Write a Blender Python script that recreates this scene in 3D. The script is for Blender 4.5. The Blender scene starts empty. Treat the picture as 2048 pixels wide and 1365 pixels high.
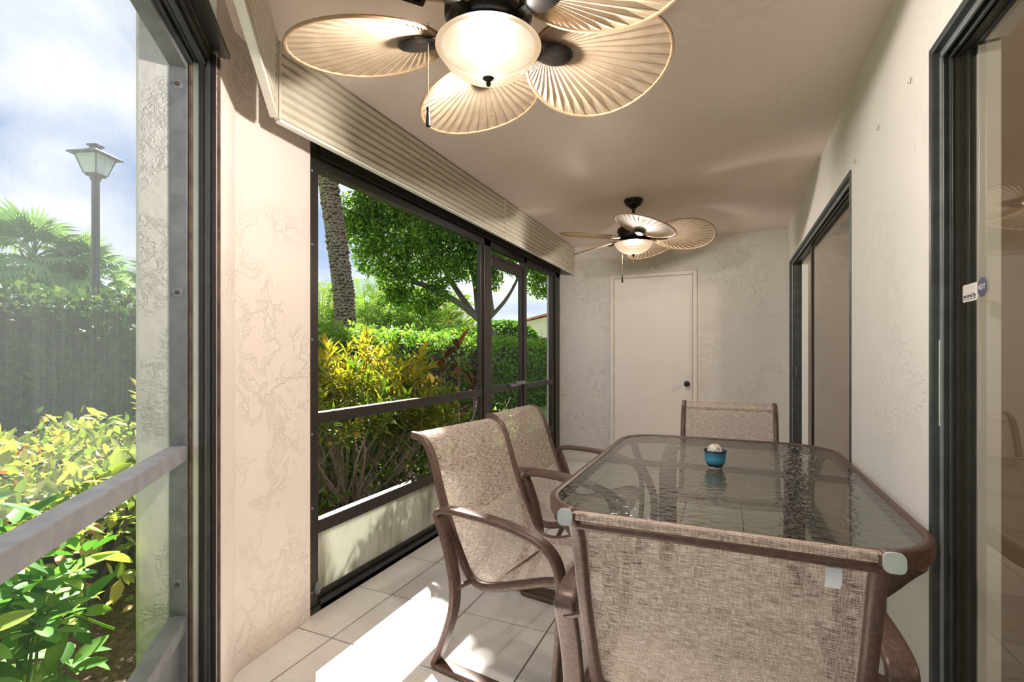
import bpy, bmesh, math, random
import numpy as np
from mathutils import Vector, Matrix

random.seed(11)
rng = np.random.default_rng(11)
S = bpy.context.scene
COL = S.collection
PI = math.pi

# ------------------------------------------------------------------ camera
CAM_H = 1.23
cd = bpy.data.cameras.new('camera')
cam = bpy.data.objects.new('camera', cd)
COL.objects.link(cam)
cam.location = (0, 0, CAM_H)
cam.rotation_euler = (PI / 2, 0, math.radians(23.74))
cd.sensor_width = 36
cd.lens = 980 / 2048 * 36
cd.shift_y = 26.5 / 2048
cd.clip_start = 0.02
cd.clip_end = 400
S.camera = cam

# ------------------------------------------------------------------ exposure
S.view_settings.view_transform = 'Standard'
S.view_settings.look = 'None'
S.view_settings.gamma = 1
S.view_settings.use_curve_mapping = False
S.view_settings.exposure = 1.95
SKY = 0.385
SUN = 6.3
FAN_W = 92.0
S.cycles.max_bounces = 8
S.cycles.diffuse_bounces = 4
S.cycles.transparent_max_bounces = 16
S.cycles.caustics_reflective = False
S.cycles.caustics_refractive = False
S.cycles.adaptive_threshold = 0.03

# ------------------------------------------------------------------ sky: blue with broken white cloud
w = bpy.data.worlds.new('sky')
S.world = w
w.use_nodes = True
nt = w.node_tree
nt.nodes.clear()
def wn(t, **kw):
    n = nt.nodes.new(t)
    for k, v in kw.items():
        setattr(n, k, v)
    return n
tc = wn('ShaderNodeTexCoord')
sep = wn('ShaderNodeSeparateXYZ')
nt.links.new(tc.outputs['Generated'], sep.inputs[0])
mx = wn('ShaderNodeMath', operation='MAXIMUM'); mx.inputs[1].default_value = 0.0
nt.links.new(sep.outputs[2], mx.inputs[0])
ad = wn('ShaderNodeMath', operation='ADD'); ad.inputs[1].default_value = 0.22
nt.links.new(mx.outputs[0], ad.inputs[0])
cx = wn('ShaderNodeCombineXYZ')
for i in (0, 1):
    dv = wn('ShaderNodeMath', operation='DIVIDE')
    nt.links.new(sep.outputs[i], dv.inputs[0])
    nt.links.new(ad.outputs[0], dv.inputs[1])
    nt.links.new(dv.outputs[0], cx.inputs[i])
nz = wn('ShaderNodeTexNoise')
nz.inputs['Scale'].default_value = 1.15
nz.inputs['Detail'].default_value = 7
nz.inputs['Roughness'].default_value = 0.52
nz.inputs['Distortion'].default_value = 0.25
mp = wn('ShaderNodeMapping'); mp.inputs['Location'].default_value = (3.1, 5.2, 0)
nt.links.new(cx.outputs[0], mp.inputs[0])
nt.links.new(mp.outputs[0], nz.inputs['Vector'])
rp = wn('ShaderNodeValToRGB')
rp.color_ramp.elements[0].position = 0.36
rp.color_ramp.elements[0].color = (0, 0, 0, 1)
rp.color_ramp.elements[1].position = 0.56
rp.color_ramp.elements[1].color = (1, 1, 1, 1)
nt.links.new(nz.outputs[0], rp.inputs[0])
blue = wn('ShaderNodeValToRGB')
blue.color_ramp.elements[0].position = 0.0
blue.color_ramp.elements[0].color = (0.50, 0.60, 0.74, 1)
blue.color_ramp.elements[1].position = 0.5
blue.color_ramp.elements[1].color = (0.12, 0.26, 0.58, 1)
nt.links.new(mx.outputs[0], blue.inputs[0])
mixc = wn('ShaderNodeMixRGB')
nt.links.new(rp.outputs[0], mixc.inputs[0])
nt.links.new(blue.outputs[0], mixc.inputs[1])
mixc.inputs[2].default_value = (0.80, 0.83, 0.88, 1)
bg = wn('ShaderNodeBackground')
bg.inputs[1].default_value = SKY
nt.links.new(mixc.outputs[0], bg.inputs[0])
wo = wn('ShaderNodeOutputWorld')
nt.links.new(bg.outputs[0], wo.inputs[0])

# ------------------------------------------------------------------ sun: from outside the long screen, beyond it
sd = bpy.data.lights.new('sun', 'SUN')
sd.energy = SUN
sd.angle = 0.0095
sd.color = (1.0, 0.97, 0.92)
sun = bpy.data.objects.new('sun', sd)
COL.objects.link(sun)
el = math.radians(41.0)
sdir = Vector((-0.703 * math.cos(el), 0.711 * math.cos(el), math.sin(el)))
sun.rotation_euler = sdir.to_track_quat('Z', 'Y').to_euler()
sun.location = (-6, 6, 9)

# ------------------------------------------------------------------ constants of the room
XR, YB, ZC = 0.53, 5.484, 2.463          # right wall, back wall, ceiling
XW = -1.80                               # inner face of the long screen frame
XP = -1.77                               # pillar / window wall face
PX, PY = -1.574, 1.012                   # jamb corner of the angled screen
PA = math.atan2(-0.736, 0.677)           # direction of the angled screen

# ------------------------------------------------------------------ helpers
class MB:
    def __init__(s):
        s.v = []; s.f = []; s.uv = {}
    def add(s, vs, fs):
        o = len(s.v)
        s.v += [tuple(v) for v in vs]
        s.f += [tuple(i + o for i in f) for f in fs]
    def box(s, x0, x1, y0, y1, z0, z1):
        s.add([(x0,y0,z0),(x1,y0,z0),(x1,y1,z0),(x0,y1,z0),(x0,y0,z1),(x1,y0,z1),(x1,y1,z1),(x0,y1,z1)],
              [(0,3,2,1),(4,5,6,7),(0,1,5,4),(1,2,6,5),(2,3,7,6),(3,0,4,7)])
        return s
    def prism(s, pts, z0, z1):
        n = len(pts)
        a = sum(pts[i][0]*pts[(i+1)%n][1]-pts[(i+1)%n][0]*pts[i][1] for i in range(n))
        if a < 0: pts = pts[::-1]
        s.add([(p[0],p[1],z0) for p in pts]+[(p[0],p[1],z1) for p in pts],
              [tuple(range(n))[::-1], tuple(range(n,2*n))]+[(i,(i+1)%n,n+(i+1)%n,n+i) for i in range(n)])
        return s
    def lathe(s, prof, n=32, c=(0,0,0)):
        vs=[]; fs=[]; m=len(prof)
        for i in range(n):
            a=2*PI*i/n
            for r,z in prof: vs.append((c[0]+r*math.cos(a),c[1]+r*math.sin(a),c[2]+z))
        for i in range(n):
            j=(i+1)%n
            for k in range(m-1):
                fs.append((i*m+k,j*m+k,j*m+k+1,i*m+k+1))
        s.add(vs,fs); return s
    def tube(s, pts, r, n=8, closed=False):
        pts=[Vector(p) for p in pts]; m=len(pts)
        rs = r if isinstance(r,(list,tuple)) else [r]*m
        t0=(pts[1]-pts[0]).normalized()
        up=Vector((0,0,1)) if abs(t0.z)<.9 else Vector((1,0,0))
        nn=t0.cross(up).normalized(); vs=[]
        for i,p in enumerate(pts):
            if closed: t=(pts[(i+1)%m]-pts[i-1]).normalized()
            else: t=(pts[min(i+1,m-1)]-pts[max(i-1,0)]).normalized()
            nn=(nn-t*nn.dot(t)).normalized(); b=t.cross(nn)
            for k in range(n):
                a=2*PI*k/n; vs.append(p+(nn*math.cos(a)+b*math.sin(a))*rs[i])
        fs=[]
        for i in range(m if closed else m-1):
            j=(i+1)%m
            for k in range(n):
                l=(k+1)%n; fs.append((i*n+k,i*n+l,j*n+l,j*n+k))
        if not closed:
            fs.append(tuple(range(n))[::-1]); fs.append(tuple((m-1)*n+k for k in range(n)))
        s.add(vs,fs); return s
    def sweep(s, path, prof, side=Vector((0,1,0)), closed=False):
        """path of 3D points in a plane with normal `side`; prof = [(along side, along in-plane normal)]"""
        pts=[Vector(p) for p in path]; m=len(pts); n=len(prof); vs=[]
        for i,p in enumerate(pts):
            if closed: t=(pts[(i+1)%m]-pts[i-1]).normalized()
            else: t=(pts[min(i+1,m-1)]-pts[max(i-1,0)]).normalized()
            nn=t.cross(side).normalized()
            for a,b in prof: vs.append(p+side*a+nn*b)
        fs=[]
        for i in range(m if closed else m-1):
            j=(i+1)%m
            for k in range(n):
                l=(k+1)%n; fs.append((i*n+k,j*n+k,j*n+l,i*n+l))
        if not closed:
            fs.append(tuple(range(n))); fs.append(tuple((m-1)*n+k for k in range(n))[::-1])
        s.add(vs,fs); return s
    def sphere(s,c,r,n=12,m=8,sz=1.0):
        prof=[(r*math.sin(PI*k/m),-r*sz*math.cos(PI*k/m)) for k in range(m+1)]
        return s.lathe(prof,n,c)
    def mesh(s,name,mat=None,smooth=False,bevel=0):
        me=bpy.data.meshes.new(name)
        me.from_pydata([tuple(v) for v in s.v],[],s.f)
        bm=bmesh.new(); bm.from_mesh(me)
        bmesh.ops.remove_doubles(bm,verts=bm.verts,dist=1e-6)
        if bevel:
            ed=[e for e in bm.edges if len(e.link_faces)==2 and e.calc_face_angle(0)>.6]
            bmesh.ops.bevel(bm,geom=ed,offset=bevel,segments=2,affect='EDGES',profile=.5)
        bmesh.ops.recalc_face_normals(bm,faces=bm.faces)
        bm.to_mesh(me); bm.free()
        if smooth:
            me.polygons.foreach_set('use_smooth',[True]*len(me.polygons))
            if smooth!='all':
                try: me.set_sharp_from_angle(angle=.7)
                except Exception: pass
        if mat: me.materials.append(mat)
        me.update(); return me
    def obj(s,name,mat=None,parent=None,smooth=False,bevel=0,loc=None):
        return link(name,s.mesh(name,mat,smooth,bevel),parent,loc)

def link(name,data,parent=None,loc=None,rot=None,scale=None):
    o=bpy.data.objects.new(name,data); COL.objects.link(o)
    if parent: o.parent=parent
    if loc is not None: o.location=loc
    if rot is not None: o.rotation_euler=rot
    if scale is not None: o.scale=scale
    return o
def tag(o,label,cat,group=None,kind=None):
    o['label']=label; o['category']=cat
    if group: o['group']=group
    if kind: o['kind']=kind
    return o
def empty(name,loc=(0,0,0),rz=0,label=None,cat=None,group=None,kind=None):
    o=bpy.data.objects.new(name,None); COL.objects.link(o)
    o.empty_display_size=.1
    o.location=loc; o.rotation_euler=(0,0,rz)
    if label: tag(o,label,cat,group,kind)
    return o
def B(name,b,mat,parent,bevel=0,**k):
    m=MB()
    for q in (b if isinstance(b,list) else [b]): m.box(*q)
    return m.obj(name,mat,parent,bevel=bevel,**k)
def catmull(P,n=6,closed=False):
    P=[Vector(p) for p in P]; out=[]; m=len(P)
    for i in range(m if closed else m-1):
        if closed: a,b,c,d=P[i-1],P[i],P[(i+1)%m],P[(i+2)%m]
        else: a,b,c,d=P[max(i-1,0)],P[i],P[i+1],P[min(i+2,m-1)]
        for k in range(n):
            t=k/n
            out.append(.5*((2*b)+(c-a)*t+(2*a-5*b+4*c-d)*t*t+(3*b-a-3*c+d)*t**3))
    if not closed: out.append(P[-1])
    return out
def rrect(w_,h_,r,n=3):
    out=[]
    for cx_,cy_,a0 in ((w_/2-r,h_/2-r,0),(-w_/2+r,h_/2-r,90),(-w_/2+r,-h_/2+r,180),(w_/2-r,-h_/2+r,270)):
        for k in range(n+1):
            a=math.radians(a0+90*k/n); out.append((cx_+r*math.cos(a),cy_+r*math.sin(a)))
    return out
def clip(poly,a,b,c):
    """keep a*x+b*y+c >= 0"""
    out=[]
    for i in range(len(poly)):
        p,q=poly[i],poly[(i+1)%len(poly)]
        dp,dq=a*p[0]+b*p[1]+c,a*q[0]+b*q[1]+c
        if dp>=0: out.append(p)
        if dp*dq<0:
            t=dp/(dp-dq); out.append((p[0]+(q[0]-p[0])*t,p[1]+(q[1]-p[1])*t))
    return out
def area(p): return abs(sum(p[i][0]*p[(i+1)%len(p)][1]-p[(i+1)%len(p)][0]*p[i][1] for i in range(len(p))))/2

# ------------------------------------------------------------------ materials
class NT:
    def __init__(s,name):
        s.m=bpy.data.materials.new(name); s.m.use_nodes=True
        s.t=s.m.node_tree; s.t.nodes.clear()
        s.out=s.t.nodes.new('ShaderNodeOutputMaterial')
    def n(s,t,ins=None,**kw):
        x=s.t.nodes.new(t)
        for k,v in kw.items(): setattr(x,k,v)
        for k,v in (ins or {}).items():
            if hasattr(v,'is_output') and not isinstance(v,(int,float,tuple)): s.t.links.new(v,x.inputs[k])
            else: x.inputs[k].default_value=v
        return x
    def l(s,a,b): s.t.links.new(a,b)
    def coord(s,kind='Object',scale=(1,1,1),loc=(0,0,0),rot=(0,0,0)):
        if kind=='World': o=s.n('ShaderNodeNewGeometry').outputs['Position']
        else: o=s.n('ShaderNodeTexCoord').outputs[kind]
        mp=s.n('ShaderNodeMapping',{'Vector':o,'Scale':scale,'Location':loc,'Rotation':rot})
        return mp.outputs[0]
    def noise(s,vec,scale,detail=4,rough=.5,dist=0):
        return s.n('ShaderNodeTexNoise',{'Vector':vec,'Scale':scale,'Detail':detail,'Roughness':rough,'Distortion':dist}).outputs[0]
    def ramp(s,fac,stops,interp='LINEAR'):
        r=s.n('ShaderNodeValToRGB',{'Fac':fac}); cr=r.color_ramp; cr.interpolation=interp
        while len(cr.elements)<len(stops): cr.elements.new(.5)
        for e,(p,c) in zip(cr.elements,stops):
            e.position=p; e.color=(c,c,c,1) if isinstance(c,(int,float)) else (*c,1)
        return r.outputs[0]
    def mix(s,f,a,b,mode='MIX'):
        x=s.n('ShaderNodeMixRGB',blend_type=mode)
        for i,v in ((0,f),(1,a),(2,b)):
            if isinstance(v,(int,float)): x.inputs[i].default_value = v if i==0 else (v,v,v,1)
            elif isinstance(v,tuple): x.inputs[i].default_value=(*v,1)
            else: s.l(v,x.inputs[i])
        return x.outputs[0]
    def math(s,op,a,b=0.0):
        x=s.n('ShaderNodeMath',operation=op)
        for i,v in ((0,a),(1,b)):
            if isinstance(v,(int,float)): x.inputs[i].default_value=v
            else: s.l(v,x.inputs[i])
        return x.outputs[0]
    def bump(s,h,strength=.3,dist=.01,normal=None):
        d={'Height':h,'Strength':strength,'Distance':dist}
        if normal is not None: d['Normal']=normal
        return s.n('ShaderNodeBump',d).outputs[0]
    def pr(s,col,rough=.6,metal=0,normal=None,spec=.5,**ex):
        d={}
        x=s.n('ShaderNodeBsdfPrincipled')
        for k,v in (('Base Color',col),('Roughness',rough),('Metallic',metal),('Specular IOR Level',spec),*ex.items()):
            if isinstance(v,tuple): x.inputs[k].default_value=(*v,1) if len(v)==3 else v
            elif isinstance(v,(int,float)): x.inputs[k].default_value=v
            else: s.l(v,x.inputs[k])
        if normal is not None: s.l(normal,x.inputs['Normal'])
        return x.outputs[0]
    def mixs(s,f,a,b):
        x=s.n('ShaderNodeMixShader')
        if isinstance(f,(int,float)): x.inputs[0].default_value=f
        else: s.l(f,x.inputs[0])
        s.l(a,x.inputs[1]); s.l(b,x.inputs[2]); return x.outputs[0]
    def end(s,sh):
        s.l(sh,s.out.inputs[0]); return s.m

def m_plain(name,col,rough=.5,metal=0,var=.12,scale=20,bump=0,spec=.5):
    t=NT(name); c=t.coord('Object'); z=t.noise(c,scale,2,.6)
    k=t.ramp(z,[(.3,1-var),(.7,1+var*.5)])
    col_=t.mix(1,col,k,'MULTIPLY')
    nm=t.bump(z,bump,.004) if bump else None
    return t.end(t.pr(col_,rough,metal,nm,spec))
def m_stucco(name,col,amt=1.0,scale=1.0,dirt=True):
    t=NT(name); c=t.coord('World')
    mask=t.ramp(t.noise(c,2.6*scale,1,.5),[(.46,.0),(.60,1)])
    ln=t.ramp(t.noise(c,8.5*scale,4,.68,.55),[(.455,0),(.50,1),(.52,.25),(.60,.0)])
    fleck=t.ramp(t.noise(c,24*scale,1,.6),[(.58,0),(.66,1)])
    fine=t.noise(c,90,1,.6)
    med=t.noise(c,11*scale,1,.55)
    h=t.math('ADD',t.math('MULTIPLY',t.math('MULTIPLY',ln,mask),.9),t.math('MULTIPLY',med,.40))
    h=t.math('ADD',h,t.math('MULTIPLY',t.math('MULTIPLY',fleck,mask),.35))
    h=t.math('ADD',h,t.math('MULTIPLY',fine,.10/max(amt,.3)))
    n2=t.bump(h,.5,.008*amt)
    k=t.ramp(t.noise(c,1.3,2,.6),[(.3,.93),(.75,1.04)])
    sp=t.ramp(t.noise(c,34,1,.5),[(.17,.82),(.22,1.0)])
    cc=t.mix(1,t.mix(1,col,k,'MULTIPLY'),sp,'MULTIPLY')
    return t.end(t.pr(cc,.85,0,n2,.25))
def m_leaf(name,stops,src='attr',rough=.4,trans=.42,gloss=.5,var=None):
    t=NT(name)
    if src=='attr': f=t.n('ShaderNodeAttribute',attribute_name='tint').outputs['Fac']
    else: f=t.n('ShaderNodeObjectInfo').outputs['Random']
    col=t.ramp(f,stops)
    if var:   # variegated: paler midrib patches
        v=t.noise(t.coord('Object'),var[0],3,.6)
        col=t.mix(t.ramp(v,[(.45,0),(.55,1)]),col,var[1])
    a=t.pr(col,max(rough,.5),0,None,gloss*.35)
    b=t.n('ShaderNodeBsdfTranslucent')
    t.l(t.mix(1,col,(1.15,1.25,.55),'MULTIPLY'),b.inputs[0])
    return t.end(t.mixs(trans,a,b.outputs[0]))

WALLC=(.74,.675,.595)
MAT={}
MAT['stucco']=m_stucco('stucco wall',(.70,.66,.61),1.7)
MAT['stucco_side']=m_stucco('stucco side wall',(.78,.75,.705),.5,.8)
MAT['stucco_pillar']=m_stucco('stucco pillar',(.79,.70,.63),1.5,.9)
MAT['ceiling']=m_stucco('ceiling plaster',(.88,.765,.68),.5,1.0)
MAT['stucco_out']=m_stucco('outer stucco',(.70,.67,.63),3.0,2.4)
MAT['bronze']=m_plain('dark bronze aluminium',(.042,.036,.032),.38,.35,.2,30)
MAT['bronze_grey']=m_plain('weathered grey aluminium',(.20,.205,.215),.5,.1,.2,18)
MAT['rail_grey']=m_plain('chalky grey aluminium',(.31,.315,.325),.55,.05,.2,18)
MAT['bronze_slider']=m_plain('slider frame aluminium',(.075,.085,.085),.4,.35,.25,14)
MAT['slider_light']=m_plain('worn light aluminium',(.27,.29,.30),.42,.4,.2,14)
MAT['black']=m_plain('black rubber seal',(.012,.012,.012),.6)
MAT['cream']=m_plain('cream enamel',(.62,.57,.45),.45,0,.08,12)
MAT['cream_white']=m_plain('pale cream strip',(.80,.79,.70),.5,0,.06,10)
MAT['door']=m_plain('painted door',(.76,.70,.635),.55,0,.03,3)
MAT['trim']=m_plain('painted trim',(.74,.68,.60),.6,0,.05,6)
MAT['white']=m_plain('white paint',(.78,.80,.80),.5,0,.04,6)
MAT['fan_black']=m_plain('oil rubbed bronze',(.020,.016,.014),.38,.5,.3,60)
MAT['brass_chain']=m_plain('antique brass',(.25,.18,.10),.4,.8)
MAT['chair_brown']=m_plain('brown powder coat',(.135,.082,.062),.42,.25,.35,90,.1)
MAT['cap_pale']=m_plain('sun bleached plastic cap',(.62,.66,.62),.6,0,.1,30)
MAT['label_white']=m_plain('white cloth label',(.85,.87,.90),.7,0,.04)
MAT['twig']=m_plain('pale twig bark',(.40,.33,.27),.8,0,.3,30,.3)
MAT['bark']=m_plain('grey bark',(.10,.082,.068),.85,0,.4,14,.5)
MAT['bark_dark']=m_plain('dark inner branches',(.045,.040,.026),.9,0,.5,9,.3)  # solid plant cores; the dark colour stands for the shade inside
MAT['grout']=m_plain('brown grout',(.20,.15,.115),.9,0,.2,40)
MAT['lamp_metal']=m_plain('lamp post grey metal',(.045,.045,.05),.5,.4)
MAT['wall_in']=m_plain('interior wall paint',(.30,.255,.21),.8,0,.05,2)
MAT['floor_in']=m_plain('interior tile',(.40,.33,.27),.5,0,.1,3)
MAT['outlet']=m_plain('grey green weather cover',(.20,.225,.21),.5,0,.08,20)
MAT['rope']=m_plain('natural twine',(.78,.70,.58),.8,0,.15,60,.3)
MAT['navy']=m_plain('navy print',(.045,.05,.11),.5,0,.02)
MAT['sticker']=m_plain('sticker paper',(.72,.68,.62),.5,0,.02)
MAT['stone']=m_plain('pale garden stone',(.62,.58,.52),.85,0,.25,12,.5)
MAT['house_wall']=m_plain('beige house stucco',(.72,.64,.54),.85,0,.08,2)
MAT['roof']=m_plain('terracotta roof tile',(.55,.20,.12),.8,0,.25,6,.4)
MAT['rusty']=m_plain('brown weathered shutter',(.125,.082,.058),.7,.1,.55,16,.4)

# floor tile: pale travertine look, each tile with its own small shift
t=NT('travertine tile'); c=t.coord('World'); oi=t.n('ShaderNodeObjectInfo').outputs['Random']
z1=t.noise(c,5,3,.6,.5); z2=t.noise(c,85,1,.55,.5)
pit=t.ramp(z2,[(.27,0),(.33,1)])
base=t.ramp(z1,[(.3,(.74,.70,.645)),(.7,(.84,.805,.76))])
sh=t.ramp(oi,[(0,.95),(1,1.04)])
base=t.mix(1,base,sh,'MULTIPLY')
base=t.mix(1,base,t.ramp(pit,[(0,.82),(1,1)]),'MULTIPLY')
MAT['tile']=t.end(t.pr(base,.38,0,t.bump(pit,.25,.002),.4))

# clear screen of the long opening: fine dark mesh, mostly open
t=NT('clear insect screen')
tr=t.n('ShaderNodeBsdfTransparent',{0:(1,1,1,1)}).outputs[0]
df=t.n('ShaderNodeBsdfDiffuse',{0:(.05,.05,.05,1)}).outputs[0]
MAT['screen']=t.end(t.mixs(.055,tr,df))
# dusty screen of the angled opening: grey film with vertical rain streaks
t=NT('dusty insect screen')
c=t.coord('Object',(1,1,1))
st=t.noise(t.coord('Object',(55,1,1.3)),1.0,5,.65)
st2=t.noise(t.coord('Object',(5,1,2.2)),1.0,4,.6)
weave=t.n('ShaderNodeTexWave',{'Vector':t.coord('Object',(1,1,1)),'Scale':110.0,'Distortion':1.2,'Detail':1.0},bands_direction='Z').outputs[1]
fac=t.math('ADD',t.math('MULTIPLY',st,.22),t.math('MULTIPLY',st2,.16))
fac=t.math('ADD',fac,t.math('MULTIPLY',weave,.05))
fac=t.math('ADD',fac,.10)
tr=t.n('ShaderNodeBsdfTransparent',{0:(1,1,1,1)}).outputs[0]
df=t.n('ShaderNodeBsdfDiffuse',{0:(.55,.56,.58,1)}).outputs[0]
tl=t.n('ShaderNodeBsdfTranslucent',{0:(.72,.74,.76,1)}).outputs[0]
MAT['screen_dusty']=t.end(t.mixs(fac,tr,t.mixs(.6,df,tl)))
t=NT('clear lower screen')
tr=t.n('ShaderNodeBsdfTransparent',{0:(1,1,1,1)}).outputs[0]
tl=t.n('ShaderNodeBsdfTranslucent',{0:(.5,.5,.5,1)}).outputs[0]
MAT['screen_low']=t.end(t.mixs(.07,tr,tl))

# kick panel: pale, stained, lets some light through
t=NT('stained pale kick panel')
c=t.coord('Object')
a=t.ramp(t.noise(t.coord('Object',(1,5,1.2)),1.6,6,.6,.4),[(.34,(.40,.40,.30)),(.52,(.70,.71,.62)),(.75,(.76,.77,.70))])
d=t.n('ShaderNodeBsdfDiffuse'); t.l(a,d.inputs[0])
e=t.n('ShaderNodeBsdfTranslucent'); t.l(a,e.inputs[0])
MAT['kick']=t.end(t.mixs(.38,d.outputs[0],e.outputs[0]))

# window glass of the sliding doors
def m_glass(name,tint,ior=1.6,rough=0.0,bump=None,refl=(1,1,1)):
    t=NT(name)
    bf=t.n('ShaderNodeNewGeometry').outputs['Backfacing']
    fr=t.n('ShaderNodeFresnel')
    t.l(t.math('ADD',t.math('MULTIPLY',bf,1/ior-ior),ior),fr.inputs['IOR'])
    tr=t.n('ShaderNodeBsdfTransparent',{0:(*tint,1)}).outputs[0]
    gl=t.n('ShaderNodeBsdfGlossy',{0:(*refl,1),'Roughness':rough})
    if bump:
        c=t.coord('Object',bump[1])
        v=t.n('ShaderNodeTexVoronoi',{'Vector':c,'Scale':bump[0]},feature='SMOOTH_F1').outputs[0]
        z=t.noise(c,bump[0]*.8,2,.5)
        nb=t.bump(t.math('ADD',t.math('MULTIPLY',v,.6),z),bump[2],.01)
        t.l(nb,gl.inputs['Normal']); t.l(nb,fr.inputs['Normal'])
    return t.end(t.mixs(fr.outputs[0],tr,gl.outputs[0]))
MAT['glass_door']=m_glass('sliding door glass',(.80,.77,.71),1.75)
MAT['glass_table']=m_glass('hammered table glass',(.36,.395,.34),1.72,.09,(40,(1,1,1),.27))

# woven sling
def m_sling():
    t=NT('woven sling fabric')
    u=t.n('ShaderNodeTexCoord').outputs['UV']
    def st(sx,sy): return t.n('ShaderNodeMapping',{'Vector':u,'Scale':(sx,sy,1)}).outputs[0]
    a=t.noise(st(30,460),1.0,3,.75); b=t.noise(st(460,34),1.0,3,.75); g=t.noise(st(60,60),1,2,.5)
    h=t.math('ADD',t.math('MULTIPLY',a,.66),t.math('MULTIPLY',b,.34))
    col=t.ramp(h,[(.38,(.20,.125,.095)),(.46,(.46,.35,.275)),(.52,(.72,.61,.53)),(.62,(.92,.85,.78))])
    d=t.pr(col,.75,0,t.bump(h,.25,.002),.2)
    tl=t.n('ShaderNodeBsdfTranslucent'); t.l(col,tl.inputs[0])
    sol=t.mixs(.25,d,tl.outputs[0])
    tr=t.n('ShaderNodeBsdfTransparent',{0:(1,1,1,1)}).outputs[0]
    al=t.ramp(h,[(.38,.46),(.58,.80)])
    return t.end(t.mixs(al,tr,sol))
MAT['sling']=m_sling()
# palm-leaf fan blade
t=NT('palm leaf blade')
u=t.n('ShaderNodeTexCoord').outputs['UV']
sx=t.n('ShaderNodeSeparateXYZ',{0:u})
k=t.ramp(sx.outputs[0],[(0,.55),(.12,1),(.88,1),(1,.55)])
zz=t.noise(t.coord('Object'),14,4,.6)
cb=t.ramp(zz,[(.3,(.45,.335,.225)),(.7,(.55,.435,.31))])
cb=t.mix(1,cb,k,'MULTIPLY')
d=t.pr(cb,.6,0,None,.3); tl=t.n('ShaderNodeBsdfTranslucent'); t.l(cb,tl.inputs[0])
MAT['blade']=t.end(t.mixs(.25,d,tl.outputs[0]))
MAT['blade_rim']=m_plain('blade rim rattan',(.36,.23,.13),.6,0,.2,20)
# frosted lamp bowl, lit from inside
t=NT('frosted amber glass bowl')
oc=t.n('ShaderNodeTexCoord').outputs['Object']
sz=t.n('ShaderNodeSeparateXYZ',{0:oc}).outputs[2]
zn=t.noise(oc,7,3,.5,.6)
ec=t.ramp(zn,[(.35,(1.0,.66,.36)),(.65,(1.0,.80,.54))])
lw=t.n('ShaderNodeLayerWeight',{'Blend':.35}).outputs['Facing']
em=t.n('ShaderNodeEmission'); t.l(ec,em.inputs[0]); 
dist_=t.n('ShaderNodeVectorMath',{0:oc,1:(0,0,-.045)},operation='DISTANCE').outputs['Value']
t.l(t.ramp(t.math('MULTIPLY',dist_,6.0),[(.15,.72),(.42,.33),(.9,.20)]),em.inputs[1])
gl=t.n('ShaderNodeBsdfGlossy',{0:(.9,.9,.9,1),'Roughness':.25}).outputs[0]
tlb=t.n('ShaderNodeBsdfTransparent',{0:(1,.965,.93,1)}).outputs[0]
q=t.mixs(.05,em.outputs[0],gl)
MAT['bowl']=t.end(t.mixs(.16,q,tlb))
# glazed cup
t=NT('teal glaze')
oc=t.n('ShaderNodeTexCoord').outputs['Object']
sz=t.n('ShaderNodeSeparateXYZ',{0:oc}).outputs[2]
zz=t.math('ADD',sz,t.math('MULTIPLY',t.noise(oc,40,3,.6),.012))
cb=t.ramp(t.math('MULTIPLY',zz,10),[(.14,(.55,.47,.40)),(.17,(.012,.035,.05)),(.26,(.015,.05,.075)),(.36,(.04,.24,.36)),(.55,(.05,.30,.42)),(.7,(.045,.20,.33)),(.80,(.04,.15,.27)),(.85,(.03,.06,.10))])
MAT['glaze']=t.end(t.pr(cb,.15,0,None,.6))
# lawn
t=NT('lawn grass'); c=t.coord('World')
g=t.ramp(t.noise(c,1.5,6,.7),[(.3,(.13,.21,.05)),(.5,(.20,.30,.08)),(.7,(.30,.36,.13))])
g2=t.ramp(t.noise(c,60,3,.6),[(.3,.6),(.7,1.3)])
MAT['lawn']=t.end(t.pr(t.mix(1,g,g2,'MULTIPLY'),.8,0,t.bump(t.noise(c,80,3,.6),.6,.02),.2))
t=NT('leaf litter mulch'); c=t.coord('World')
g=t.ramp(t.noise(c,26,6,.7,1),[(.3,(.05,.035,.025)),(.55,(.15,.10,.07)),(.7,(.30,.23,.17))])
MAT['mulch']=t.end(t.pr(g,.9,0,t.bump(t.noise(c,40,4,.6),.8,.02),.2))
# palm trunk with old boots
t=NT('palm trunk bark'); c=t.coord('Object')
wv=t.n('ShaderNodeTexWave',{'Vector':c,'Scale':3.6,'Distortion':7.0,'Detail':3.0,'Detail Scale':3.0},bands_direction='Z').outputs[1]
g=t.ramp(wv,[(.2,(.06,.042,.03)),(.45,(.20,.155,.115)),(.8,(.31,.25,.19))])
MAT['palm_bark']=t.end(t.pr(g,.9,0,t.bump(wv,.7,.03),.2))
G1,G2,G3=(.035,.085,.018),(.075,.17,.03),(.17,.28,.05)
MAT['leaf_hedge']=m_leaf('hedge leaves',[(0,(.05,.11,.022)),(.5,(.13,.25,.045)),(1,(.30,.42,.08))],trans=.48)
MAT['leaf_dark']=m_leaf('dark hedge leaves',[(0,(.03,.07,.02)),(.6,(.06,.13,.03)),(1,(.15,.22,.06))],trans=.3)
MAT['leaf_tree']=m_leaf('tree leaves',[(0,(.04,.10,.016)),(.5,(.10,.20,.03)),(1,(.26,.36,.05))],trans=.48)
CR=[(0,(.07,.13,.02)),(.35,(.20,.24,.03)),(.65,(.46,.38,.04)),(1,(.62,.42,.05))]
MAT['leaf_croton']=m_leaf('croton leaves',CR,'attr',.35,.4)
MAT['leaf_croton_one']=m_leaf('croton leaf',CR,'obj',.35,.4,.5,(30,(.10,.20,.03)))
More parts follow.
